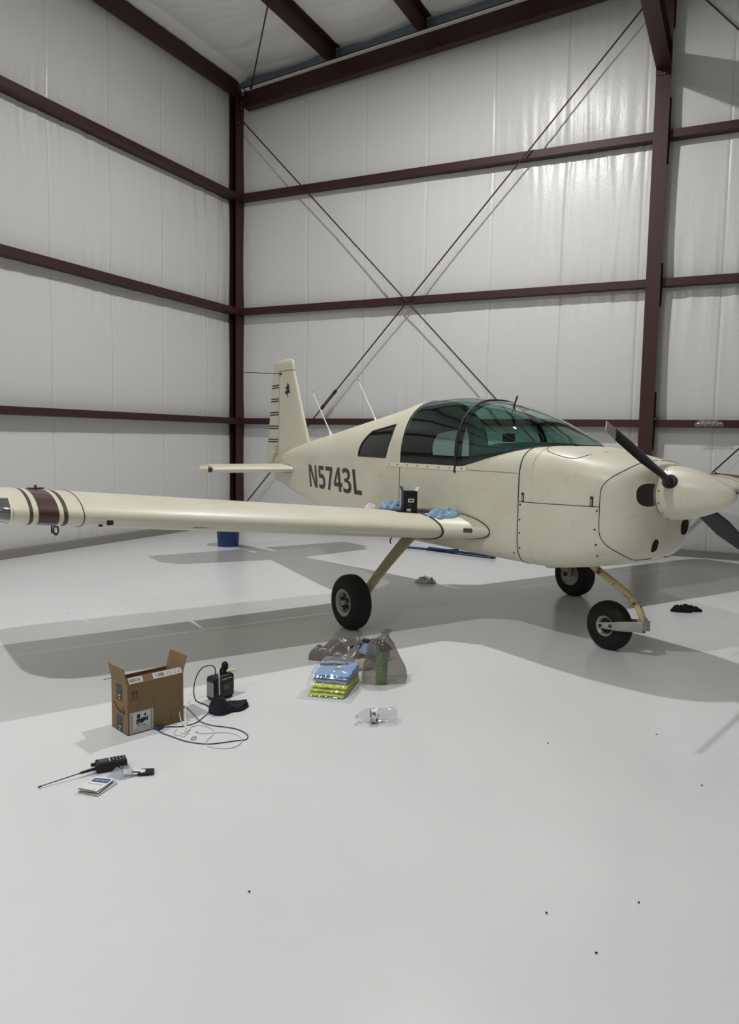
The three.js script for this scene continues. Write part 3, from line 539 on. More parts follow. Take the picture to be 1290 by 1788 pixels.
// ---- nose: spinner and propeller
{
  const C = V(1.745, 1.07, 0);
  const prof = [[0.0, 0.41], [0.012, 0.407], [0.03, 0.395], [0.055, 0.365], [0.085, 0.31], [0.115, 0.24], [0.14, 0.165], [0.155, 0.1], [0.164, 0.045], [0.166, 0.0], [0.158, -0.006], [0.0, -0.006]].map(([r, x]) => new THREE.Vector2(r, x));
  const spn = part('spinner', new THREE.LatheGeometry(new THREE.SplineCurve(prof.slice(0, 10)).getPoints(40).concat(prof.slice(10)), 64).rotateZ(-Math.PI / 2).translate(C.x, C.y, 0), M.cream, plane);
  part('spinner_backplate', new THREE.CylinderGeometry(0.163, 0.163, 0.012, 48).rotateZ(Math.PI / 2).translate(C.x - 0.012, C.y, 0), M.alum, spn);
  for (let i = 0; i < 14; i++) { const a = i / 14 * 6.283 + 0.1, p = V(C.x + 0.018, C.y + Math.sin(a) * 0.1665, Math.cos(a) * 0.1665); part('screw', cyl(0.005, 0.004, p, p.clone().add(V(0, Math.sin(a) * 0.002, Math.cos(a) * 0.002)), 8), M.hubDark, spn); }
  const dir = V(0, 0.385, 0.735).normalize(), tan = V(0, -dir.z, dir.y);
  for (const s of [1, -1]) {
    const d = dir.clone().multiplyScalar(s), t = tan.clone().multiplyScalar(s), hub = V(C.x + 0.075, C.y, 0);
    const blade = (r, k = 1) => {
      const q = clamp((r - 0.1) / 0.73, 0, 1), tw = lerp(0.95, 0.32, Math.pow(q, 0.6)), c = r < 0.2 ? lerp(0.06, 0.085, clamp((r - 0.08) / 0.12, 0, 1)) : r < 0.5 ? lerp(0.085, 0.112, (r - 0.2) / 0.3) : lerp(0.112, 0.075, (r - 0.5) / 0.3), th = lerp(0.027, 0.005, Math.pow(q, 0.55));
      const cd = t.clone().multiplyScalar(Math.cos(tw)).add(V(Math.sin(tw), 0, 0)), nd = new THREE.Vector3().crossVectors(cd, d).normalize(); if (nd.x < 0) nd.negate();
      const o = hub.clone().addScaledVector(d, r), a = [];
      for (let i = 0; i < 24; i++) { const g = i / 24 * Math.PI * 2; a.push(o.clone().addScaledVector(cd, Math.cos(g) * c / 2).addScaledVector(nd, Math.sin(g) * th * (Math.sin(g) > 0 ? 1 : 0.5))); }
      return a;
    };
    const b = part('propeller_blade', loft([0.09, 0.13, 0.17, 0.21, 0.3, 0.4, 0.5, 0.6, 0.69, 0.745].map((r) => blade(r)), { su: 0.2, sv: 0.8 }), M.blade, plane);
    part('blade_tip', loft([0.7452, 0.79, 0.835].map((r) => blade(r)), { su: 0.2, sv: 0.1 }), s > 0 ? M.bladeTip : M.blade, b, s > 0 ? 'light grey painted blade tip' : undefined);
    part('blade_boot', (() => { const r = []; for (let i = 0; i < 28; i++) { const a = i / 28 * 6.283; r.push([Math.cos(a), Math.sin(a)]); } return loft([0.1, 0.16, 0.172].map((k) => r.map(([p, q]) => hub.clone().addScaledVector(d, k).addScaledVector(t, p * 0.042).add(V(q * 0.046, 0, 0))))); })(), M.black, b);
  }
}
// ---- undercarriage
function tire(R, r, w, parent, cx, cy, cz, name = 'tire') {
  const p = []; const N = 22; for (let i = 0; i <= N; i++) { const a = lerp(-2.35, 2.35, i / N); const c = Math.cos(a), q = Math.sign(c) * Math.pow(Math.abs(c), 0.8), sy = Math.sign(Math.sin(a)) * Math.pow(Math.abs(Math.sin(a)), 0.75); p.push(new THREE.Vector2(R - r + r * q, sy * w / 2)); }
  const g = new THREE.LatheGeometry(p, 64).rotateX(Math.PI / 2); const b = g.attributes.position;
  for (let i = 0; i < b.count; i++) if (b.getY(i) < -R + 0.006) { b.setY(i, -R + 0.006); }
  g.computeVertexNormals(); g.translate(cx, cy, cz);
  return part(name, g, M.rubber, parent);
}
function grooves(R, parent, cx, cy, cz) { for (const k of [-0.036, -0.012, 0.012, 0.036]) part('tread_groove', new THREE.TorusGeometry(R - 0.0015 - Math.abs(k) * 0.11, 0.002, 6, 72).translate(cx, cy, cz + k), M.black, parent); }
for (const s of [1, -1]) {
  const zs = [[0.60, 0.70, 0.075, 0.024], [0.72, 0.595, 0.066, 0.024], [0.85, 0.475, 0.058, 0.022], [0.96, 0.365, 0.05, 0.02], [1.04, 0.275, 0.045, 0.02], [1.08, 0.215, 0.042, 0.018]];
  const dn = V(0, -0.75, 0.66).normalize();
  const rings = zs.map(([z, y, hx, hy]) => { const n = V(0, dn.z, -dn.y), a = []; for (let i = 0; i < 24; i++) { const g = i / 24 * 6.2832, c = Math.cos(g), q = Math.sin(g), k = Math.pow(Math.pow(Math.abs(c), 5) + Math.pow(Math.abs(q), 5), -0.2); a.push(V(c * k * hx, y, z).addScaledVector(n, q * k * hy / 1.6)); } return a; });
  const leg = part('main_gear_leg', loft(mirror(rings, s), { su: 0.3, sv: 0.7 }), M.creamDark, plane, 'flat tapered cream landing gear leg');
  part('step_wire', tube([V(-0.1, 0.66, s * 0.74), V(-0.115, 0.6, s * 0.77), V(-0.12, 0.575, s * 0.76)], 0.005), M.ink, leg);
  part('brake_line', tube(zs.map(([z, y, hx]) => V(-hx - 0.004, y, s * z)), 0.004), M.ink, leg);
  part('axle', cyl(0.02, 0.02, V(0, 0.2, s * 1.06), V(0, 0.2, s * 1.24), 14), M.hubDark, leg);
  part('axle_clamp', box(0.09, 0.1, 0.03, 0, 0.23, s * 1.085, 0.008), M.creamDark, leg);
  const t = tire(0.2, 0.074, 0.145, plane, 0, 0.194, s * 1.19, 'main_wheel'); grooves(0.2, t, 0, 0.194, s * 1.19);
  part('wheel_rim', new THREE.LatheGeometry([[0.072, -0.06], [0.092, -0.072], [0.1, -0.07], [0.1, -0.05], [0.088, -0.03], [0.088, 0.03], [0.1, 0.05], [0.1, 0.07], [0.092, 0.072], [0.072, 0.06], [0.066, 0.04]].map((q) => new THREE.Vector2(...q)), 48).rotateX(Math.PI / 2).translate(0, 0.194, s * 1.19), M.hub, t);
  part('wheel_disc', new THREE.LatheGeometry([[0.001, 0.04], [0.03, 0.04], [0.045, 0.03], [0.07, 0.035], [0.07, 0.01], [0.001, 0.0]].map((q) => new THREE.Vector2(...q)), 40).rotateX(s * Math.PI / 2).translate(0, 0.194, s * 1.2), M.hubDark, t);
  for (let i = 0; i < 6; i++) { const a = i / 6 * 6.283; const p = V(Math.cos(a) * 0.055, 0.194 + Math.sin(a) * 0.055, s * 1.232); part('wheel_nut', cyl(0.008, 0.008, p, p.clone().add(V(0, 0, s * 0.018)), 6), M.hub, t); }
  part('axle_cap', cyl(0.022, 0.016, V(0, 0.194, s * 1.235), V(0, 0.194, s * 1.265), 16), M.alum, t);
  part('brake_disc', new THREE.CylinderGeometry(0.078, 0.078, 0.008, 40).rotateX(Math.PI / 2).translate(0, 0.194, s * 1.128), M.hub, t);
  part('brake_caliper', merge(box(0.06, 0.07, 0.05, -0.065, 0.235, s * 1.125, 0.008), cyl(0.018, 0.018, V(-0.07, 0.25, s * 1.09), V(-0.07, 0.25, s * 1.12), 12)), M.hubDark, leg);
}
{
  const P = [V(0.98, 0.64, 0), V(1.17, 0.535, 0), V(1.34, 0.452, 0), V(1.47, 0.385, 0), V(1.55, 0.315, 0), V(1.58, 0.25, 0), V(1.585, 0.2, 0)];
  const cv = new THREE.CatmullRomCurve3(P);
  const rings = range(0, 1, 30).map((t) => { const o = cv.getPoint(t), T = cv.getTangent(t), n = V(-T.y, T.x, 0), rr = lerp(0.026, 0.019, t), a = []; for (let i = 0; i < 20; i++) { const g = i / 20 * 6.2832; a.push(o.clone().addScaledVector(n, Math.cos(g) * rr).add(V(0, 0, Math.sin(g) * rr))); } return a; });
  const leg = part('nose_gear_leg', loft(rings, { su: 0.15, sv: 1 }), M.dirtyStrut, plane, 'bent cream tube with flaked paint');
  part('leg_socket', merge(cyl(0.05, 0.04, V(1.0, 0.63, 0), V(1.13, 0.56, 0), 16), box(0.1, 0.06, 0.16, 1.05, 0.575, 0, 0.01)), M.hubDark, leg);
  const sw = part('swivel', merge(cyl(0.036, 0.036, V(1.585, 0.185, 0), V(1.585, 0.245, 0), 24), cyl(0.028, 0.024, V(1.585, 0.245, 0), V(1.585, 0.262, 0), 20)), M.alum, leg);
  part('swivel_nut', cyl(0.018, 0.018, V(1.585, 0.165, 0), V(1.585, 0.186, 0), 6), M.hubDark, leg);
  for (const s of [1, -1]) {
    const sh = (x, t) => { const h = [[1.3, 0.018], [1.36, 0.021], [1.5, 0.033], [1.6, 0.034]]; const hh = curve(h, 1)(x), z = curve([[1.3, 0.085], [1.42, 0.082], [1.52, 0.062], [1.61, 0.03]], 1)(x), y = curve([[1.3, 0.165], [1.61, 0.208]], 1)(x), a = []; for (let i = 0; i < 16; i++) { const g = i / 16 * 6.2832, c = Math.cos(g), q = Math.sin(g), k = Math.pow(Math.pow(Math.abs(c), 5) + Math.pow(Math.abs(q), 5), -0.2); a.push(V(x, y + q * k * hh, s * (z + c * k * 0.009))); } return s > 0 ? a : a.reverse(); };
    const f = part('nose_fork', loft([1.3, 1.34, 1.4, 1.46, 1.52, 1.57, 1.612].map(sh).map((r) => r.reverse()), { su: 0.2, sv: 0.3 }), M.alum, plane, 'cast aluminium nose wheel fork arm');
    part('axle_bolt', cyl(0.011, 0.011, V(1.328, 0.168, s * 0.085), V(1.328, 0.168, s * 0.102), 6), M.hubDark, f);
    part('damper_bolt', cyl(0.013, 0.01, V(1.405, 0.18, s * 0.085), V(1.405, 0.18, s * 0.1), 6), std(0x5a2f22, 0.7), f);
  }
  const t = tire(0.165, 0.06, 0.118, plane, 1.328, 0.159, 0, 'nose_wheel');
  part('wheel_rim', new THREE.LatheGeometry([[0.06, -0.05], [0.082, -0.054], [0.085, -0.044], [0.07, -0.025], [0.07, 0.025], [0.085, 0.044], [0.082, 0.054], [0.06, 0.05], [0.05, 0.03]].map((q) => new THREE.Vector2(...q)), 48).rotateX(Math.PI / 2).translate(1.328, 0.159, 0), M.hub, t);
  part('wheel_disc', new THREE.CylinderGeometry(0.062, 0.062, 0.05, 32).rotateX(Math.PI / 2).translate(1.328, 0.159, 0), M.hubDark, t);
  part('belly_lip', box(0.05, 0.03, 0.5, 1.0, 0.528, 0, 0.006), M.cream, plane);
}

// ---------------------------------------------------------------- things on the floor
const place = (o, x, y, z, ry = 0) => { o.position.set(x, y, z); o.rotation.y = ry; return o; };
const patch = (w, h, mat) => new THREE.PlaneGeometry(w, h);
// a soft heap: closed mound with folds, half axes rx, rz, height h
function heap(rx, rz, h, { k = 0, fold = 0.3, fine = 0.1, nu = 96, nv = 40, pow = 0.5, lobes = 0.12, shape } = {}) {
  return surf(nu, nv, (u, v) => {
    const a = u * Math.PI * 2, r = Math.min(1, v * 1.25), edge = 1 + lobes * noise(Math.cos(a) * 1.6 + k, Math.sin(a) * 1.6, k * 2) * 2;
    let x = Math.cos(a) * rx * r * edge, z = Math.sin(a) * rz * r * edge;
    let y = v > 0.8 ? -(v - 0.8) : 0;
    const H = h * Math.pow(Math.max(0, 1 - r * r), pow) * (shape ? shape(x / rx, z / rz) : 1);
    const f1 = 1 - Math.abs(noise(x / rx * 1.8 + k * 3, z / rz * 1.8, k)) * 2.2, f2 = 1 - Math.abs(noise(x / rx * 5 + k, z / rz * 4 + 9, k + 3)) * 2;
    y = Math.max(0.001, H * (1 - fold + fold * f1 + fine * f2)) * (r >= 1 ? 0 : 1) + 0.001;
    if (v > 0.8) { const q = 1 - (v - 0.8) / 0.2; x *= q; z *= q; y = 0.001; }
    return V(x, y, z);
  }, { closeU: true, flip: true, su: 2, sv: 1 });
}
// wires lying on the floor through [x, z] or [x, y, z]
const wire = (pts, r, seg = 10) => tube(pts.map((p) => (p.length === 2 ? V(p[0], r + 0.0005, p[1]) : V(...p))), r, pts.length * seg, 6);

// ---- cardboard box
{
  const card = std(0x917755, 0.85, 0, { map: dataTex(128, 128, (u, v) => 0.9 + 0.1 * fbm(u, v * 0.3, 16, 4), true) }), inner = std(0x7d6347, 0.9);
  const b = place(thing('cardboard_box', 'open brown cardboard box with curved arrow print and white label, standing on the floor', 'box'), -2.4685, 0, -2.716, 70 * Math.PI / 180);
  const L = 0.285, W = 0.16, H = 0.235, t = 0.004;
  part('bottom', box(L, t, W, 0, t / 2, 0), inner, b);
  const fr = part('side_panel', box(L, H, t, 0, H / 2, W / 2 - t / 2), card, b); part('side_panel', box(L, H, t, 0, H / 2, -W / 2 + t / 2), card, b);
  const le = part('side_panel', box(t, H, W - 2 * t, -L / 2 + t / 2, H / 2, 0), card, b); part('side_panel', box(t, H, W - 2 * t, L / 2 - t / 2, H / 2, 0), card, b);
  const flap = (w, h, hx, ang, axis, sgn, lab) => { const g = box(axis === 'x' ? t : w, h, axis === 'x' ? w : t, 0, h / 2, 0); if (axis === 'x') { g.rotateZ(-sgn * ang); g.translate(sgn * (L / 2 - t / 2), H, 0); } else { g.rotateX(sgn * ang); g.translate(0, H, sgn * (W / 2 - t / 2)); } return part('flap', g, card, b, lab); };
  const lf = flap(W - 0.006, 0.08, 0, 0.22, 'x', -1, 'end flap standing up at the left'); flap(W - 0.006, 0.085, 0, 0.28, 'x', 1, 'end flap standing up at the right');
  const ff = flap(L + 0.004, 0.036, 0, -0.6, 'z', 1, 'long flap with white printed strips'); flap(L + 0.01, 0.078, 0, 1.9, 'z', -1, 'long flap folded outwards');
  const print = (w, h, tx, x, y, z, ry, parent, name, label, transparent = true) => part(name, new THREE.PlaneGeometry(w, h).rotateY(ry).translate(x, y, z), std(0xffffff, 0.6, 0, { map: tx, transparent }), parent, label);
  const bars = (c, x, y, w, h, vert) => { let p = 0; c.fillStyle = '#26262a'; while (p < (vert ? h : w)) { const k = 1 + Math.floor(rnd() * 5); vert ? c.fillRect(x, y + p, w, k) : c.fillRect(x + p, y, k, h); p += k + 1 + Math.floor(rnd() * 5); } };
  // white label on the long side
  print(0.118, 0.098, canvasTex(480, 400, (c, w, h) => {
    c.fillStyle = '#dcdcda'; c.fillRect(0, 0, w, h); c.strokeStyle = '#8a8a8a'; c.lineWidth = 4; c.strokeRect(8, 8, w - 16, h - 16); c.strokeRect(66, 24, w - 132, h - 48);
    bars(c, 20, 20, 34, 360, true); bars(c, w - 54, 20, 34, 360, true);
    c.fillStyle = '#101012';
    const poly = (p) => { c.beginPath(); p.forEach(([x, y], i) => (i ? c.lineTo(x, y) : c.moveTo(x, y))); c.closePath(); c.fill(); };
    poly([[142, 50], [160, 58], [188, 46], [210, 52], [206, 130], [146, 134]]); poly([[130, 150], [206, 138], [232, 160], [228, 230], [206, 244], [196, 180], [188, 256], [166, 256], [160, 180], [152, 252], [132, 250]]);
    poly([[226, 140], [290, 128], [286, 214], [256, 236], [228, 236]]); poly([[290, 140], [330, 132], [334, 198], [290, 212]]); poly([[338, 124], [372, 118], [372, 140], [356, 150], [376, 172], [372, 200], [338, 204]]); poly([[312, 40], [336, 86], [332, 108], [318, 108], [310, 92], [302, 112], [284, 112], [286, 88]]);
    c.fillStyle = '#3a3a3c'; c.font = 'bold 44px sans-serif'; c.fillText('LRO2480', 150, 296);
    for (let i = 0; i < 3; i++) for (let x = 96; x < 380; x += 8 + Math.floor(rnd() * 22)) c.fillRect(x, 318 + i * 18, 4 + rnd() * 14, 7);
  }), -L / 2 + 0.068, 0.055, W / 2 + 0.0008, 0, fr, 'shipping_label', 'white label with dark emblem and bar code edges', false);
  // arrows
  print(0.044, 0.05, canvasTex(128, 150, (c, w, h) => { c.clearRect(0, 0, w, h); c.fillStyle = '#2c2118'; for (const x of [40, 88]) { c.beginPath(); c.moveTo(x, 6); c.lineTo(x + 15, 52); c.lineTo(x - 15, 52); c.fill(); c.fillRect(x - 5, 44, 10, 74); } c.fillRect(6, 130, 116, 7); }), -L / 2 + 0.036, 0.185, W / 2 + 0.0008, 0, fr, 'arrow_print');
  print(0.06, 0.06, canvasTex(128, 128, (c, w, h) => { c.clearRect(0, 0, w, h); c.strokeStyle = '#3a2a1a'; c.lineWidth = 4; c.beginPath(); c.arc(30, 22, 12, 2, 5.4); c.stroke(); c.beginPath(); c.arc(96, 22, 12, 3, 7); c.stroke(); c.strokeRect(22, 100, 10, 20); c.beginPath(); c.moveTo(60, 112); c.lineTo(104, 112); c.stroke(); }), L / 2 - 0.05, 0.05, W / 2 + 0.0008, 0, fr, 'fold_marks');
  // end panel: curved arrow and two dark tape pieces
  print(0.115, 0.06, canvasTex(256, 128, (c, w, h) => { c.clearRect(0, 0, w, h); c.strokeStyle = '#2a1e14'; c.lineWidth = 20; c.lineCap = 'round'; c.beginPath(); c.moveTo(16, 26); c.quadraticCurveTo(110, 122, 226, 84); c.stroke(); c.lineWidth = 14; c.beginPath(); c.moveTo(186, 58); c.quadraticCurveTo(232, 58, 238, 72); c.quadraticCurveTo(238, 96, 222, 112); c.stroke(); }), -L / 2 - 0.0008, 0.112, 0, -Math.PI / 2, le, 'curved_arrow_print');
  const tape = (c, w, h) => { c.fillStyle = '#31373a'; c.fillRect(0, 0, w, h); c.fillStyle = '#7f898c'; for (let i = 0; i < 7; i++) for (let x = 12; x < w - 20; x += 20 + Math.floor(rnd() * 30)) c.fillRect(x, 18 + i * 22, 8 + rnd() * 16, 6); c.fillStyle = '#d6d0a8'; c.beginPath(); c.arc(w * 0.5, h - 20, 12, 0, 7); c.fill(); c.fillRect(w * 0.3, h - 60, w * 0.4, 12); };
  print(0.058, 0.074, canvasTex(128, 180, tape), -L / 2 - 0.0008, 0.187, 0, -Math.PI / 2, le, 'packing_tape', 'dark printed packing tape', false);
  print(0.058, 0.076, canvasTex(128, 180, tape), -L / 2 - 0.0008, 0.04, 0, -Math.PI / 2, le, 'packing_tape', 'dark printed packing tape', false);
  // strips on the long flap
  for (const [x0, w] of [[-L / 2 + 0.045, 0.07], [L / 2 - 0.078, 0.15]]) {
    const g = new THREE.PlaneGeometry(w, 0.028).translate(0, 0.018, t / 2 + 0.0008); g.rotateX(-0.6); g.translate(x0, H, W / 2 - t / 2);
    part('label_strip', g, std(0xffffff, 0.6, 0, { map: canvasTex(256, 64, (c, cw, ch) => { c.fillStyle = '#e2e0da'; c.fillRect(0, 0, cw, ch); bars(c, 20, 14, cw * (w > 0.1 ? 0.3 : 0.8), 36); if (w > 0.1) { c.fillStyle = '#444'; for (let i = 0; i < 3; i++) for (let x = 120; x < 240; x += 14 + Math.floor(rnd() * 20)) c.fillRect(x, 14 + i * 14, 10, 7); } }) }), ff, 'white strip with printed bars');
  }
  const st = single('crumpled_plastic', heap(0.1, 0.06, 0.06, { k: 4, fold: 0.7, fine: 0.3 }), phys({ color: 0x1a1a1d, roughness: 0.35, clearcoat: 0.5 }), 'black crumpled plastic inside the open cardboard box', 'plastic');
  place(st, -2.472, 0.15, -2.72, 70 * Math.PI / 180);
  place(single('packing_block', box(0.22, 0.14, 0.12, 0, 0.07, 0, 0.004), inner, 'brown packing carton down inside the open cardboard box', 'carton'), -2.4685, 0.0045, -2.716, 70 * Math.PI / 180);
}
// ---- portable power station
{
  const p = place(thing('power_station', 'small black portable power station with grey light panel, behind the dark cap', 'power station'), -2.392, 0, -3.176, 78.7 * Math.PI / 180);
  const L = 0.138, D = 0.072, H = 0.122, dk = std(0x17181b, 0.5), dk2 = std(0x22242a, 0.55);
  const b = part('body', box(L, H, D, 0, H / 2 + 0.004, 0, 0.014), dk, p);
  part('foot_rim', box(L - 0.02, 0.008, D - 0.02, 0, 0.004, 0), M.black, b);
  part('front_plate', box(L - 0.024, H - 0.045, 0.004, 0, 0.054, D / 2, 0.0015), dk2, b);
  part('screen', box(0.036, 0.028, 0.002, 0.006, 0.064, D / 2 + 0.0025, 0.0008), std(0x4a5234, 0.3), b, 'dull green display');
  for (const x of [-0.026, -0.012, 0.002, 0.02, 0.034]) part('button', cyl(x === 0.002 ? 0.005 : 0.0036, 0.0032, V(x + 0.006, 0.108, D / 2 - 0.004), V(x + 0.006, 0.109, D / 2 + 0.002), 12), M.white, b);
  const lp = part('light_panel', box(0.004, 0.074, 0.05, -L / 2, 0.06, 0, 0.0015), phys({ color: 0xb7bbc2, roughness: 0.35 }), b, 'ribbed light grey lamp panel');
  for (let i = -3; i <= 3; i++) part('panel_rib', box(0.0015, 0.07, 0.002, -L / 2 - 0.0025, 0.06, i * 0.0068), std(0x8d9299, 0.4), lp);
  part('handle', tube([V(0.02, H, -0.02), V(0.024, H + 0.022, -0.02), V(0.052, H + 0.026, -0.02), V(0.058, H, -0.02)], 0.007), M.black, b);
  // plug standing in the top
  const pl = place(thing('charger_plug', 'round black charger plug standing on top of the power station', 'plug'), -2.388, 0.127, -3.21, 0.5);
  part('plug_head', new THREE.SphereGeometry(0.022, 20, 14).scale(0.85, 1.15, 0.6).translate(0, 0.036, 0), M.black, pl); part('plug_neck', cyl(0.012, 0.015, V(0, 0, 0), V(0, 0.02, 0), 14), M.black, pl);
  const tg = place(thing('lime_tag', 'pale lime coloured tag beside the charger plug on the power station', 'tag'), -2.362, 0.132, -3.226, 0.9);
  part('tag_body', box(0.05, 0.012, 0.02, 0, 0.006, 0, 0.004), std(0xdfe6ad, 0.5), tg);
  single('charging_cable', tube([V(-2.405, 0.128, -3.15), V(-2.408, 0.165, -3.15), V(-2.425, 0.178, -3.14), V(-2.462, 0.165, -3.115), V(-2.492, 0.11, -3.1), V(-2.498, 0.04, -3.09), V(-2.475, 0.006, -3.075), V(-2.43, 0.004, -3.055), V(-2.39, 0.004, -3.045), V(-2.35, 0.004, -3.03)], 0.0028, 90, 6), M.black, 'thin dark cable looping up from the power station to the floor', 'cable');
  single('charging_cable', tube([V(-2.395, 0.128, -3.158), V(-2.386, 0.16, -3.15), V(-2.37, 0.17, -3.128), V(-2.352, 0.15, -3.112), V(-2.344, 0.08, -3.104), V(-2.332, 0.01, -3.095), V(-2.31, 0.004, -3.08)], 0.0032, 70, 6), M.white, 'short white cable hanging down the front of the power station', 'cable');
}
// ---- cap
{
  const navy = std(0x20232c, 0.95, 0, { bumpMap: bumpFine, bumpScale: 0.001 });
  const c = place(thing('fabric_pouch', 'dark navy crumpled cloth cap lying before the power station', 'cap'), -2.248, 0, -3.045, 70 * Math.PI / 180);
  part('crown', heap(0.075, 0.055, 0.075, { k: 2.3, fold: 0.28, fine: 0.08, lobes: 0.1, shape: (x, z) => 0.55 + 0.75 * sstep(0.5, -0.5, x) - 0.3 * sstep(0.1, 0.5, x) * sstep(0.4, -0.1, z) }).translate(-0.028, 0, 0), navy, c);
  part('brim', (() => { const g = heap(0.075, 0.056, 0.03, { k: 6.1, fold: 0.3, lobes: 0.06, pow: 0.3, shape: (x, z) => 0.5 + 0.9 * (x * x + z * z) }); return g.translate(0.038, 0, 0.004); })(), navy, c);
  part('hem', tube(range(-0.5, 3.9, 18).map((a) => V(0.036 + Math.cos(a) * 0.066, 0.026 + 0.006 * Math.sin(a * 3), 0.002 + Math.sin(a) * 0.044)), 0.006, 80, 6), navy, c);
}
// ---- cables before the box
{
  const blue = std(0x2a4560, 0.55), pale = std(0xd9d9d4, 0.5);
  const o = thing('blue_cable', 'dark blue cable lying in a wide loop on the floor beside the cardboard box', 'cable');
  part('cable', wire([[-2.301, 0.012, -2.99], [-2.288, -2.9], [-2.273, -2.834], [-2.285, -2.785], [-2.31, -2.751], [-2.359, -2.721], [-2.391, -2.69], [-2.372, -2.672], [-2.32, -2.651], [-2.261, -2.641], [-2.179, -2.628], [-2.126, -2.632], [-2.069, -2.647], [-2.019, -2.69], [-1.983, -2.733], [-1.947, -2.769], [-1.958, -2.804], [-2.003, -2.838], [-2.071, -2.854], [-2.136, -2.845], [-2.201, -2.836], [-2.265, 0.006, -2.847], [-2.32, 0.03, -2.86], [-2.352, 0.056, -2.85], [-2.36, 0.06, -2.835]], 0.0025), blue, o);
  part('cable_tie', wire([[-2.405, -2.7], [-2.392, -2.676], [-2.372, -2.675], [-2.37, -2.695], [-2.39, -2.71], [-2.402, -2.698]].map(([x, z]) => [x, 0.008, z]), 0.007), blue, o);
  const w = thing('white_cable', 'thin white cable coiled on the floor inside the blue cable loop', 'cable');
  part('cable', wire([[-2.362, 0.058, -2.832], [-2.352, 0.05, -2.806], [-2.325, 0.024, -2.78], [-2.285, 0.004, -2.76], [-2.24, -2.72], [-2.22, -2.704], [-2.24, -2.735], [-2.259, -2.779], [-2.238, -2.808], [-2.197, -2.812], [-2.148, -2.795], [-2.109, -2.739], [-2.099, -2.695], [-2.083, -2.656], [-2.042, -2.63], [-1.991, -2.635], [-1.948, -2.666], [-1.939, -2.709], [-1.958, -2.755], [-1.997, -2.791], [-2.059, -2.8], [-2.116, -2.772], [-2.155, -2.739], [-2.189, -2.733]], 0.0022), pale, w);
  part('cable_end', cyl(0.005, 0.004, V(-2.189, 0.005, -2.733), V(-2.21, 0.005, -2.742), 10), M.white, w);
  const w2 = thing('white_cable', 'thick white cable end leaning on the corner of the cardboard box', 'cable');
  part('cable', wire([[-2.372, 0.05, -2.845], [-2.352, 0.066, -2.84], [-2.335, 0.05, -2.825], [-2.315, 0.02, -2.8], [-2.29, 0.006, -2.772], [-2.255, -2.74]], 0.004), M.white, w2);
  part('cable_plug', box(0.014, 0.008, 0.03, -2.245, 0.005, -2.73, 0.002), M.white, w2);
  single('cable_clip', wire([[-2.172, -2.672], [-2.174, -2.687], [-2.16, -2.687], [-2.151, -2.662], [-2.163, -2.655], [-2.172, -2.672]], 0.0022), M.bolt, 'small bent metal ring lying inside the cable loop', 'ring');
  single('clear_tie', wire([[-2.3, -2.721], [-2.29, -2.692], [-2.26, -2.666], [-2.238, -2.67], [-2.216, -2.665], [-2.225, -2.702], [-2.25, -2.69]], 0.0016), std(0xc9c9c6, 0.4), 'pale clear tie curled on the floor next to the box corner', 'tie');
}
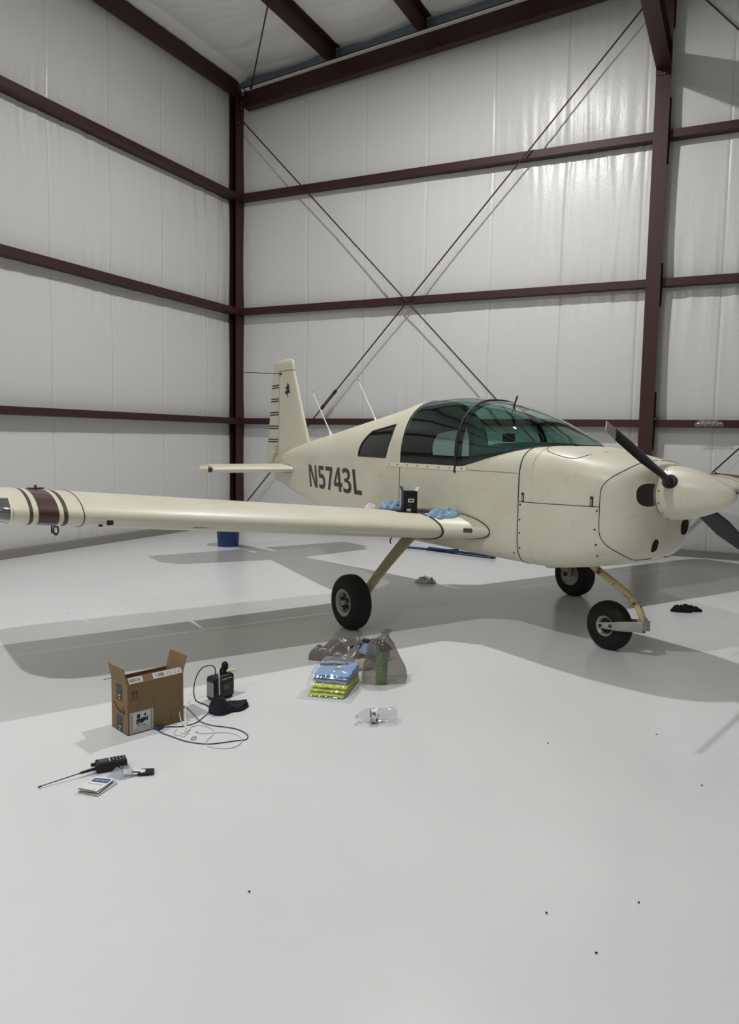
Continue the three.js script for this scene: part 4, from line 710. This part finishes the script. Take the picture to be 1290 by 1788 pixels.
// ---- handheld radio
{
  const r = place(thing('handheld_radio', 'black handheld radio with long thin antenna lying on the floor', 'radio'), -2.256, 0, -2.262, 53.1 * Math.PI / 180);
  const L = 0.122, W = 0.056, T = 0.036;
  const b = part('body', box(L, T, W, 0, T / 2 + 0.001, 0, 0.006), std(0x121315, 0.55), r);
  part('front_cover', box(L - 0.004, 0.008, W - 0.006, 0.001, T + 0.001, 0, 0.003), std(0x1c1d20, 0.5), b);
  part('screen', box(0.036, 0.002, 0.036, -0.03, T + 0.0055, 0, 0.0008), phys({ color: 0x33373a, roughness: 0.15, clearcoat: 1 }), b, 'grey display window');
  part('bright_key', box(0.004, 0.003, 0.03, -0.006, T + 0.0062, 0, 0.001), M.white, b);
  for (let i = 0; i < 4; i++) for (let j = 0; j < 3; j++) { const k = part('key', box(0.0085, 0.003, 0.011, 0.008 + i * 0.0135, T + 0.006, -0.015 + j * 0.015, 0.001), std(0x2b2c2f, 0.5), b); part('key_print', box(0.003, 0.0006, 0.004, 0.008 + i * 0.0135, T + 0.0078, -0.015 + j * 0.015), M.white, k); }
  part('grip_rib', box(0.05, 0.02, 0.003, 0.02, 0.017, W / 2, 0.001), M.black, b);
  part('volume_knob', cyl(0.008, 0.0075, V(-L / 2, 0.026, -0.012), V(-L / 2 - 0.016, 0.026, -0.012), 18), M.black, b);
  const a = part('antenna', cyl(0.0065, 0.005, V(-L / 2, 0.02, 0.014), V(-L / 2 - 0.06, 0.018, 0.029), 12), M.black, r);
  part('antenna_whip', cyl(0.0022, 0.0017, V(-L / 2 - 0.06, 0.018, 0.029), V(-L / 2 - 0.212, 0.008, 0.064), 8), M.black, a); part('antenna_tip', cyl(0.003, 0.003, V(-L / 2 - 0.206, 0.008, 0.0628), V(-L / 2 - 0.22, 0.007, 0.066), 8), M.black, a);
  // booklet
  const k = place(thing('booklet', 'white folded instruction booklet with a blue printed block, beside the radio', 'booklet'), -2.187, 0, -2.112, 0.2);
  const sheet = (y0, lift, sx = 1) => surf(12, 12, (u, v) => V((u - 0.5) * 0.088 * sx, y0 + lift * Math.pow(v, 2) * (1 - 0.5 * u) + lift * 0.4 * Math.pow(1 - v, 3) * u, (v - 0.5) * 0.122));
  const cover = canvasTex(256, 356, (c, w, h) => { c.fillStyle = '#e9e9ea'; c.fillRect(0, 0, w, h); c.fillStyle = '#22397f'; c.fillRect(24, 30, w - 48, 96); c.fillStyle = '#dfe5f2'; c.font = 'italic bold 56px sans-serif'; for (let i = 0; i < 5; i++) { c.save(); c.translate(48 + i * 34, 56); c.transform(1, 0, -0.2, 1, 0, 0); c.fillRect(6, 0, 22, 9); c.fillRect(6, 0, 8, 42); c.fillRect(6, i % 2 ? 34 : 17, 22, 8); c.restore(); } c.fillStyle = '#3b3b42'; for (const [x, n] of [[30, 5], [120, 6]]) for (let i = 0; i < n; i++) c.fillRect(x + i * 15, 176, 10, 14); c.fillRect(180, h - 40, 40, 10); });
  part('cover', sheet(0.011, 0.012).rotateY(0), std(0xffffff, 0.55, 0, { map: (() => { cover.flipY = true; cover.wrapT = cover.wrapS = THREE.RepeatWrapping; cover.repeat.set(1, -1); cover.offset.set(0, 1); return cover; })() }), k, 'white cover with blue block');
  part('page', sheet(0.006, 0.009, 1.03).rotateY(0.05), M.white, k); part('page', sheet(0.002, 0.003, 1.06).rotateY(-0.07).translate(0.012, 0, 0.004), std(0xb9bab8, 0.6), k);
  // blister packaging with black hanger
  const q = place(thing('blister_pack', 'opened clear plastic packaging with white card and black hanger, next to the radio', 'packaging'), -2.14, 0, -2.262, 0.6);
  part('clear_shell', heap(0.055, 0.032, 0.034, { k: 8.2, fold: 0.8, fine: 0.35, lobes: 0.2 }).translate(-0.035, 0, 0.01), phys({ color: 0xf4f6f8, roughness: 0.08, transmission: 0.85, thickness: 0 }), q);
  part('card', box(0.085, 0.0012, 0.03, 0.005, 0.016, 0, 0).rotateZ(-0.08).rotateX(0.25), M.white, q); part('card_print', box(0.035, 0.0006, 0.008, 0.012, 0.0172, 0.004).rotateZ(-0.08).rotateX(0.25), M.ink, q);
  const hk = new THREE.Shape([[-0.03, -0.024], [0.034, -0.02], [0.03, 0.024], [-0.02, 0.026]].map((p) => new THREE.Vector2(...p))); hk.holes.push(new THREE.Path([[-0.032, -0.012], [0.02, -0.01], [0.018, 0.013], [-0.026, 0.014]].map((p) => new THREE.Vector2(...p)).reverse()));
  part('hanger', new THREE.ExtrudeGeometry(hk, { depth: 0.004, bevelEnabled: true, bevelSize: 0.001, bevelThickness: 0.001, bevelSegments: 1 }).rotateX(-Math.PI / 2).translate(0.05, 0.007, -0.004), M.black, q, 'black plastic hanger frame');
}
// ---- cloth pack, bags, bottles
{
  const yel = std(0xcfd62c, 0.95, 0, { bumpMap: bumpFine, bumpScale: 0.0015 }), blu = std(0x8fb1de, 0.95, 0, { bumpMap: bumpFine, bumpScale: 0.0015 });
  const folded = (w, h, d, k) => { const g = new RoundedBoxGeometry(w, h, d, 6, h * 0.48); const p = g.attributes.position; const sub = g; for (let i = 0; i < p.count; i++) { const x = p.getX(i), z = p.getZ(i); p.setXYZ(i, x + 0.006 * noise(z * 20 + k, k, p.getY(i) * 40), p.getY(i) + 0.004 * noise(x * 22 + k, z * 16, k), z + 0.008 * noise(x * 18, k * 2, p.getY(i) * 60)); } sub.computeVertexNormals(); return sub; };
  const cloth = (w, h, d, k) => { const r = range(0, 1, 26).map((t) => { const z = (t - 0.5) * d, a = []; for (let i = 0; i < 48; i++) { const g = i / 48 * 6.2832, c = Math.cos(g), s = Math.sin(g), q = Math.pow(Math.pow(Math.abs(c), 6) + Math.pow(Math.abs(s), 6), -1 / 6), e = Math.pow(Math.max(0.02, 1 - Math.pow(Math.abs(2 * t - 1), 8)), 0.5); const x = c * q * w / 2 * lerp(0.94, 1, e) + 0.006 * noise(z * 20 + k, k, s * 2), y = s * q * h / 2 * e; a.push(V(x, y + 0.0045 * noise(x * 24 + k, z * 18, k) + 0.0025 * noise(x * 60, z * 50, k), z + 0.007 * noise(x * 22, k, s))); } return a; }); return loft(r.reverse(), { su: 1, sv: 1 }); };
  const A = 12.7 * Math.PI / 180, lay = (o, dx, y, dz, r = 0) => { place(o, -1.94 + dx * Math.cos(A) + dz * Math.sin(A), y, -3.60 - dx * Math.sin(A) + dz * Math.cos(A), A + r); o.rotation.x = 0.0; return o; };
  const names = ['lowest yellow microfibre cloth of the packed stack', 'middle yellow microfibre cloth of the packed stack', 'uppermost yellow microfibre cloth, just under the blue cloths'], bn = ['lower light blue microfibre cloth on the yellow cloths', 'middle light blue microfibre cloth in the clear bag', 'topmost light blue microfibre cloth with a white tag'];
  for (let i = 0; i < 3; i++) lay(single('yellow_cloth', cloth(0.2 - i * 0.004, 0.017, 0.34 - i * 0.02, 3 + i), yel, names[i], 'cloth', 'yellow cloths in the clear bag'), 0.002 * i, 0.0125 + i * 0.0165, -0.006 * i, 0.02 * (i - 1));
  for (let i = 0; i < 3; i++) { const o = lay(single('blue_cloth', cloth(0.195, 0.016, 0.28 - i * 0.01, 9 + i), blu, bn[i], 'cloth', 'blue cloths in the clear bag'), 0, 0.0625 + i * 0.0155, -0.045 - i * 0.004, 0.03 * (i - 1)); if (i === 2) { part('white_tag', box(0.026, 0.0025, 0.045, 0.012, 0.0115, 0.0, 0.0008), M.white, o); part('header_strip', box(0.16, 0.003, 0.034, -0.012, 0.012, -0.055, 0.001).rotateY(0.35), std(0x262b28, 0.5), o, 'dark printed header strip'); part('header_print', box(0.05, 0.001, 0.012, 0.03, 0.0142, -0.055).rotateY(0.35), std(0xa9b97a, 0.5), o); } }
  const film = phys({ color: 0xf8fafc, roughness: 0.1, transmission: 0.93, thickness: 0, ior: 1.35 });
  const bag = lay(thing('clear_bag', 'clear plastic bag wrapped round the blue and yellow cloths', 'bag'), 0, 0, 0, 0);
  part('film', surf(60, 50, (u, v) => { const x = (u - 0.5) * 0.3, z = (v - 0.5) * 0.46 + 0.0, ex = Math.max(0, Math.abs(x) - 0.098), ez = Math.max(0, z > 0 ? z - 0.15 : -z - 0.175), e = Math.sqrt(ex * ex + ez * ez), top = z > 0.1 ? 0.064 : 0.116; return V(x, Math.max(0.0015, (lerp(0.12, 0.07, sstep(0.08, 0.15, z))) * Math.exp(-((e / 0.03) ** 2)) + 0.007 * noise(x * 22, z * 14, 3) * Math.exp(-e * 10)) + 0.0045 * Math.abs(noise(x * 40, z * 30, 8)) + 0.002, z); }, { flip: true }), film, bag);
  // grey bag heap behind
  const greyFilm = phys({ color: 0x6f6c69, roughness: 0.3, clearcoat: 0.5, clearcoatRoughness: 0.2 });
  const g = place(thing('grey_bag', 'crumpled dark grey plastic bag heaped behind the packed cloths', 'bag'), -2.13, 0, -4.16, 0.6);
  part('bag_film', heap(0.24, 0.13, 0.125, { k: 11, fold: 0.42, fine: 0.05, lobes: 0.16, nu: 140, nv: 60, pow: 0.4 }), greyFilm, g);
  part('bag_fold', heap(0.13, 0.06, 0.06, { k: 14, fold: 0.6, fine: 0.3, lobes: 0.2 }).translate(0.12, 0.06, 0.05), std(0x2b2a2a, 0.4), g); 
  place(single('tan_sponge', heap(0.08, 0.035, 0.05, { k: 5, fold: 0.3, fine: 0.1, lobes: 0.1 }), std(0xc9b08d, 0.9), 'tan folded cloth between the grey bag and the bottle bag', 'cloth'), -1.955, 0.012, -3.985, 0.75);
  place(single('blue_rag', heap(0.07, 0.045, 0.05, { k: 7, fold: 0.5, fine: 0.25, lobes: 0.2 }), std(0x8fa6bf, 0.9), 'pale blue striped rag sticking out of the grey bag', 'rag'), -1.99, 0.06, -4.12, 0.3);
  // upright bag with green bottle
  const tb = place(thing('bottle_bag', 'translucent grey plastic bag standing upright round a green bottle', 'bag'), -1.745, 0, -3.83, 36 * Math.PI / 180);
  const rings = [[0.002, 0.125, 0.062, 0, 0], [0.03, 0.132, 0.07, 0, 0], [0.08, 0.122, 0.066, 0, 0], [0.14, 0.103, 0.058, -0.008, 0], [0.2, 0.082, 0.05, -0.018, 0], [0.235, 0.062, 0.036, -0.02, 0], [0.258, 0.032, 0.02, -0.01, 0], [0.272, 0.02, 0.014, 0.0, 0], [0.292, 0.03, 0.016, 0.006, 0], [0.305, 0.022, 0.006, 0.01, 0]];
  const rc = [1, 2, 3].map((k) => curve(rings.map((r) => [r[0], ...r.slice(1)]), k));
  part('bag_film', surf(90, 60, (u, v) => { const y = lerp(0.002, 0.305, v), a = u * 6.2832, c = Math.cos(a), s = Math.sin(a), q = Math.pow(Math.pow(Math.abs(c), 2.4) + Math.pow(Math.abs(s), 2.4), -1 / 2.4), n = 1 + 0.10 * noise(c * 2.2 + y * 4, s * 2.2, y * 5) + sstep(0.18, 0.27, y) * 0.22 * noise(c * 5, s * 5, y * 12); return V(rc[2](y) + c * q * rc[0](y) * n, y, s * q * rc[1](y) * n); }, { closeU: true }), phys({ color: 0xc9c5c1, roughness: 0.15, transmission: 0.86, thickness: 0, ior: 1.4 }), tb);
  const bt = place(thing('green_bottle', 'green plastic spray bottle inside the translucent grey bag', 'bottle'), -1.75, 0.003, -3.80);
  part('bottle_body', new THREE.LatheGeometry([[0, 0], [0.03, 0], [0.033, 0.006], [0.033, 0.12], [0.03, 0.14], [0.018, 0.165], [0.014, 0.175], [0.014, 0.182], [0, 0.182]].map((p) => new THREE.Vector2(...p)), 32), phys({ color: 0x8cc960, roughness: 0.25 }), bt);
  part('bottle_cap', cyl(0.016, 0.015, V(0, 0.182, 0), V(0, 0.206, 0), 20), std(0x2f5c4a, 0.5), bt);
  part('bottle_label', new THREE.CylinderGeometry(0.0336, 0.0336, 0.055, 32, 1, true).translate(0, 0.095, 0), std(0xffffff, 0.5, 0, { map: canvasTex(256, 96, (c, w, h) => { c.fillStyle = '#9cc58c'; c.fillRect(0, 0, w, h); c.fillStyle = '#3f6b45'; for (let i = 0; i < 40; i++) c.fillRect(rnd() * w, rnd() * h, 6 + rnd() * 18, 3 + rnd() * 9); }) }), bt);
  // clear bottle lying
  const cb = place(thing('clear_bottle', 'empty clear plastic bottle with a small label lying on its side', 'bottle'), -1.518, 0.036, -3.25, 32.7 * Math.PI / 180);
  const prof = [[0.0, 0.098], [0.02, 0.1], [0.03, 0.094], [0.034, 0.08], [0.0335, 0.06], [0.032, 0.055], [0.034, 0.05], [0.034, 0.035], [0.032, 0.03], [0.034, 0.025], [0.0335, -0.03], [0.031, -0.05], [0.024, -0.068], [0.015, -0.08], [0.0125, -0.085], [0.0125, -0.098]];
  const clear = phys({ color: 0xf3f5f5, roughness: 0.05, transmission: 0.93, thickness: 0, ior: 1.6 });
  const bl = new THREE.LatheGeometry(prof.map((p) => new THREE.Vector2(...p)), 40).rotateZ(-Math.PI / 2); { const p = bl.attributes.position; for (let i = 0; i < p.count; i++) { const x = p.getX(i), y = p.getY(i), z = p.getZ(i); const d = 0.004 * noise(x * 30, y * 40, z * 40) * (Math.abs(x) < 0.085 ? 1 : 0.2); const r = Math.hypot(y, z) || 1; p.setXYZ(i, x, y + y / r * d, z + z / r * d); } bl.computeVertexNormals(); }
  part('bottle_wall', bl, clear, cb);
  part('bottle_label', new THREE.CylinderGeometry(0.0362, 0.0362, 0.034, 32, 1, true).rotateZ(-Math.PI / 2).translate(-0.012, 0, 0), std(0xffffff, 0.5, 0, { map: canvasTex(256, 64, (c, w, h) => { c.fillStyle = '#e7e9ee'; c.fillRect(0, 0, w, h); for (let i = 0; i < 26; i++) { c.fillStyle = ['#2b2f3a', '#5b7fb4', '#9fb6d6', '#c04a44'][i % 4]; c.fillRect(rnd() * w, rnd() * h, 8 + rnd() * 20, 4 + rnd() * 14); } }) }), cb);
  part('bottle_cap', cyl(0.015, 0.015, V(-0.092, 0, 0), V(-0.106, 0, 0), 20), phys({ color: 0xf4f4f4, roughness: 0.3, transmission: 0.4, thickness: 0 }), cb);
}
// ---- under and behind the aeroplane
{
  const blue = std(0x14356f, 0.45);
  const b = place(thing('bucket', 'blue plastic bucket standing on the floor beyond the right wing', 'bucket'), -5.72, 0, -7.76);
  part('shell', new THREE.LatheGeometry([[0.0, 0.004], [0.125, 0.0], [0.128, 0.004], [0.138, 0.15], [0.15, 0.33], [0.156, 0.335], [0.156, 0.348], [0.147, 0.35], [0.145, 0.34], [0.122, 0.01], [0.0, 0.008]].map((p) => new THREE.Vector2(...p)), 48), blue, b);
  part('rim_band', new THREE.TorusGeometry(0.149, 0.006, 8, 48).rotateX(Math.PI / 2).translate(0, 0.3, 0), blue, b);
  part('bail_handle', tube(range(0, Math.PI, 16).map((a) => V(Math.cos(a) * 0.155, 0.3 - Math.sin(a) * 0.13, Math.sin(a) * 0.09)), 0.003, 60), M.bolt, b);
  const p = thing('floor_squeegee', 'long blue floor squeegee lying on the floor beneath the wing', 'squeegee');
  p.position.set(-3.0, 0, -8.66);
  part('pole', cyl(0.014, 0.014, V(-0.84, 0.016, -0.11), V(-0.1, 0.016, -0.085), 12), std(0x2b4f86, 0.4), p);
  part('frame', box(0.92, 0.03, 0.04, 0.02, 0.028, 0, 0.008).rotateY(-0.24), blue, p);
  part('rubber_edge', box(0.94, 0.012, 0.012, 0.02, 0.007, 0.03).rotateY(-0.24), M.black, p);
  part('end_cap', box(0.03, 0.05, 0.07, 0.485, 0.027, 0, 0.006).rotateY(-0.24), M.ink, p); part('socket', cyl(0.02, 0.026, V(-0.14, 0.02, -0.085), V(-0.02, 0.035, -0.02), 14), M.ink, p);
  place(single('black_rag', heap(0.13, 0.07, 0.05, { k: 3.3, fold: 0.6, fine: 0.2, lobes: 0.2 }), std(0x111214, 0.95), 'small black rag dropped on the floor right of the nose wheel', 'rag'), -0.36, 0, -6.68, 0.5);
  place(single('crumpled_film', heap(0.1, 0.085, 0.05, { k: 9.4, fold: 0.8, fine: 0.4, lobes: 0.22, nu: 120, nv: 50 }), phys({ color: 0xc6c4c2, roughness: 0.35, clearcoat: 0.4 }), 'crumpled grey plastic film on the floor under the aeroplane', 'plastic'), -2.66, 0, -6.77, 0.3);
  // crumbs
  const cr = [[-0.72, -3.387, 'left of the two in the middle right'], [-0.287, -3.735, 'right of the two in the middle right'], [-0.069, -3.25, 'near the right edge'], [-0.201, -2.304, 'lower right'], [-0.436, -2.126, 'lower right'], [-0.276, -2.013, 'bottom right'], [-1.262, -1.815, 'lower middle'], [-4.542, -4.148, 'left']];
  const cg = new THREE.IcosahedronGeometry(0.003, 1).scale(1.4, 0.7, 1).translate(0, 0.0028, 0), cm = std(0x1c1a18, 0.9);
  for (const [x, z] of cr) place(single('dirt_crumb', cg, cm, 'tiny dark crumb lying on the bare white floor', 'crumb', 'tiny dark crumbs scattered on the white floor'), x, 0, z, x * 9);
}
// ---- on the wing root
const wingTop = (x, z) => { const F = airfoil(34, 0.15, 0.025, 0, 1), r = foil(F, z); for (let i = 0; i < 33; i++) if (r[i].x <= x && r[i + 1].x >= x) return lerp(r[i].y, r[i + 1].y, (x - r[i].x) / (r[i + 1].x - r[i].x)); return r[20].y; };
plane.updateMatrixWorld(true);
const onWing = (o, x, z, turn, up = 0.003) => { const p = plane.localToWorld(V(x, wingTop(x, Math.max(z, 0.7)) + up, z)); place(o, p.x, p.y, p.z, plane.rotation.y + turn); return o; };
{
  const bk = std(0x0f1012, 0.45), bk2 = std(0x2a2d33, 0.5);
  const b = onWing(thing('small_black_box', 'small black carton with open white flaps standing on the wing root', 'carton'), 0.1, 0.76, Math.PI / 2 - 0.38);
  const W = 0.1, D = 0.07, H = 0.15, t = 0.003;
  const f = part('front_panel', box(W, H, t, 0, H / 2, D / 2), bk, b); part('back_panel', box(W, H, t, 0, H / 2, -D / 2), bk, b); part('side_panel', box(t, H, D, -W / 2, H / 2, 0), bk2, b, 'dark grey side'); part('side_panel', box(t, H, D, W / 2, H / 2, 0), bk, b); part('bottom', box(W, t, D, 0, t / 2, 0), bk, b);
  part('flap', box(W, 0.062, t, 0, 0.031, 0).rotateX(-0.18).translate(0, H, -D / 2), M.white, b, 'white inner side of the back flap'); part('flap', box(t, 0.035, D - 0.006, 0, 0.0175, 0).rotateZ(-0.5).translate(W / 2, H, 0), M.white, b, 'white end flap'); part('flap', box(t, 0.04, D - 0.006, 0, 0.02, 0).rotateZ(0.45).translate(-W / 2, H, 0), bk2, b);
  part('white_label', box(0.045, 0.026, 0.001, 0.004, 0.083, D / 2 + 0.002), M.white, f); part('label_print', box(0.03, 0.01, 0.0006, 0.004, 0.083, D / 2 + 0.003), M.ink, f); part('lower_label', box(0.03, 0.02, 0.001, -0.012, 0.014, D / 2 + 0.002), M.white, f); part('small_print', box(0.022, 0.003, 0.0006, -0.006, 0.05, D / 2 + 0.002), M.bolt, f);
  const tw = std(0x96b4d2, 0.95, 0, { bumpMap: bumpFine, bumpScale: 0.001 });
  onWing(single('blue_towel', heap(0.12, 0.07, 0.065, { k: 12.5, fold: 0.5, fine: 0.25, lobes: 0.16 }), tw, 'crumpled light blue towel on the wing root right of the black carton', 'towel'), 0.31, 0.6, 0.95, 0.004);
  onWing(single('blue_towel', heap(0.09, 0.05, 0.065, { k: 15.5, fold: 0.4, fine: 0.15, lobes: 0.16 }), tw, 'crumpled light blue towel on the wing left of the black carton', 'towel'), -0.05, 0.8, 0.95, 0.004);
  onWing(single('black_glove', heap(0.05, 0.03, 0.05, { k: 17, fold: 0.4, fine: 0.15, lobes: 0.2 }), M.black, 'black cloth tucked against the left blue towel on the wing', 'cloth'), -0.02, 0.785, 0.9, 0.006);
  onWing(single('white_tissue', heap(0.04, 0.03, 0.035, { k: 18, fold: 0.6, fine: 0.3, lobes: 0.2 }), M.white, 'small crumpled white tissue on the wing, leftmost of the things there', 'tissue'), -0.16, 0.93, 0.9, 0.004);
}
// clear bag stuffed on the girt at the right
{
  const g = surf(40, 12, (u, v) => { const x = lerp(-0.16, 0.16, u), e = Math.sqrt(Math.max(0, 1 - (2 * u - 1) ** 6)); return V(x, 0.006 + 0.075 * v * e * (1 + 0.25 * noise(x * 22, v * 3)), 0.03 * Math.sin(v * 3) + 0.014 * noise(x * 36, v * 6, 2)); });
  const o = place(thing('parts_bag', 'clear plastic bag of hardware lying on the lowest girt at the right', 'bag'), -0.367, 1.56 + 0.0, ZB + 0.2);
  part('film', g, phys({ color: 0xf2f2f2, roughness: 0.1, transmission: 0.82, thickness: 0 }), o);
  for (let i = 0; i < 7; i++) part('metal_part', cyl(0.012, 0.01, V(-0.12 + i * 0.04, 0.02 + rnd() * 0.03, 0.0), V(-0.1 + i * 0.04, 0.03 + rnd() * 0.03, 0.01), 8), M.bolt, o);
}

renderer.render(scene, camera);
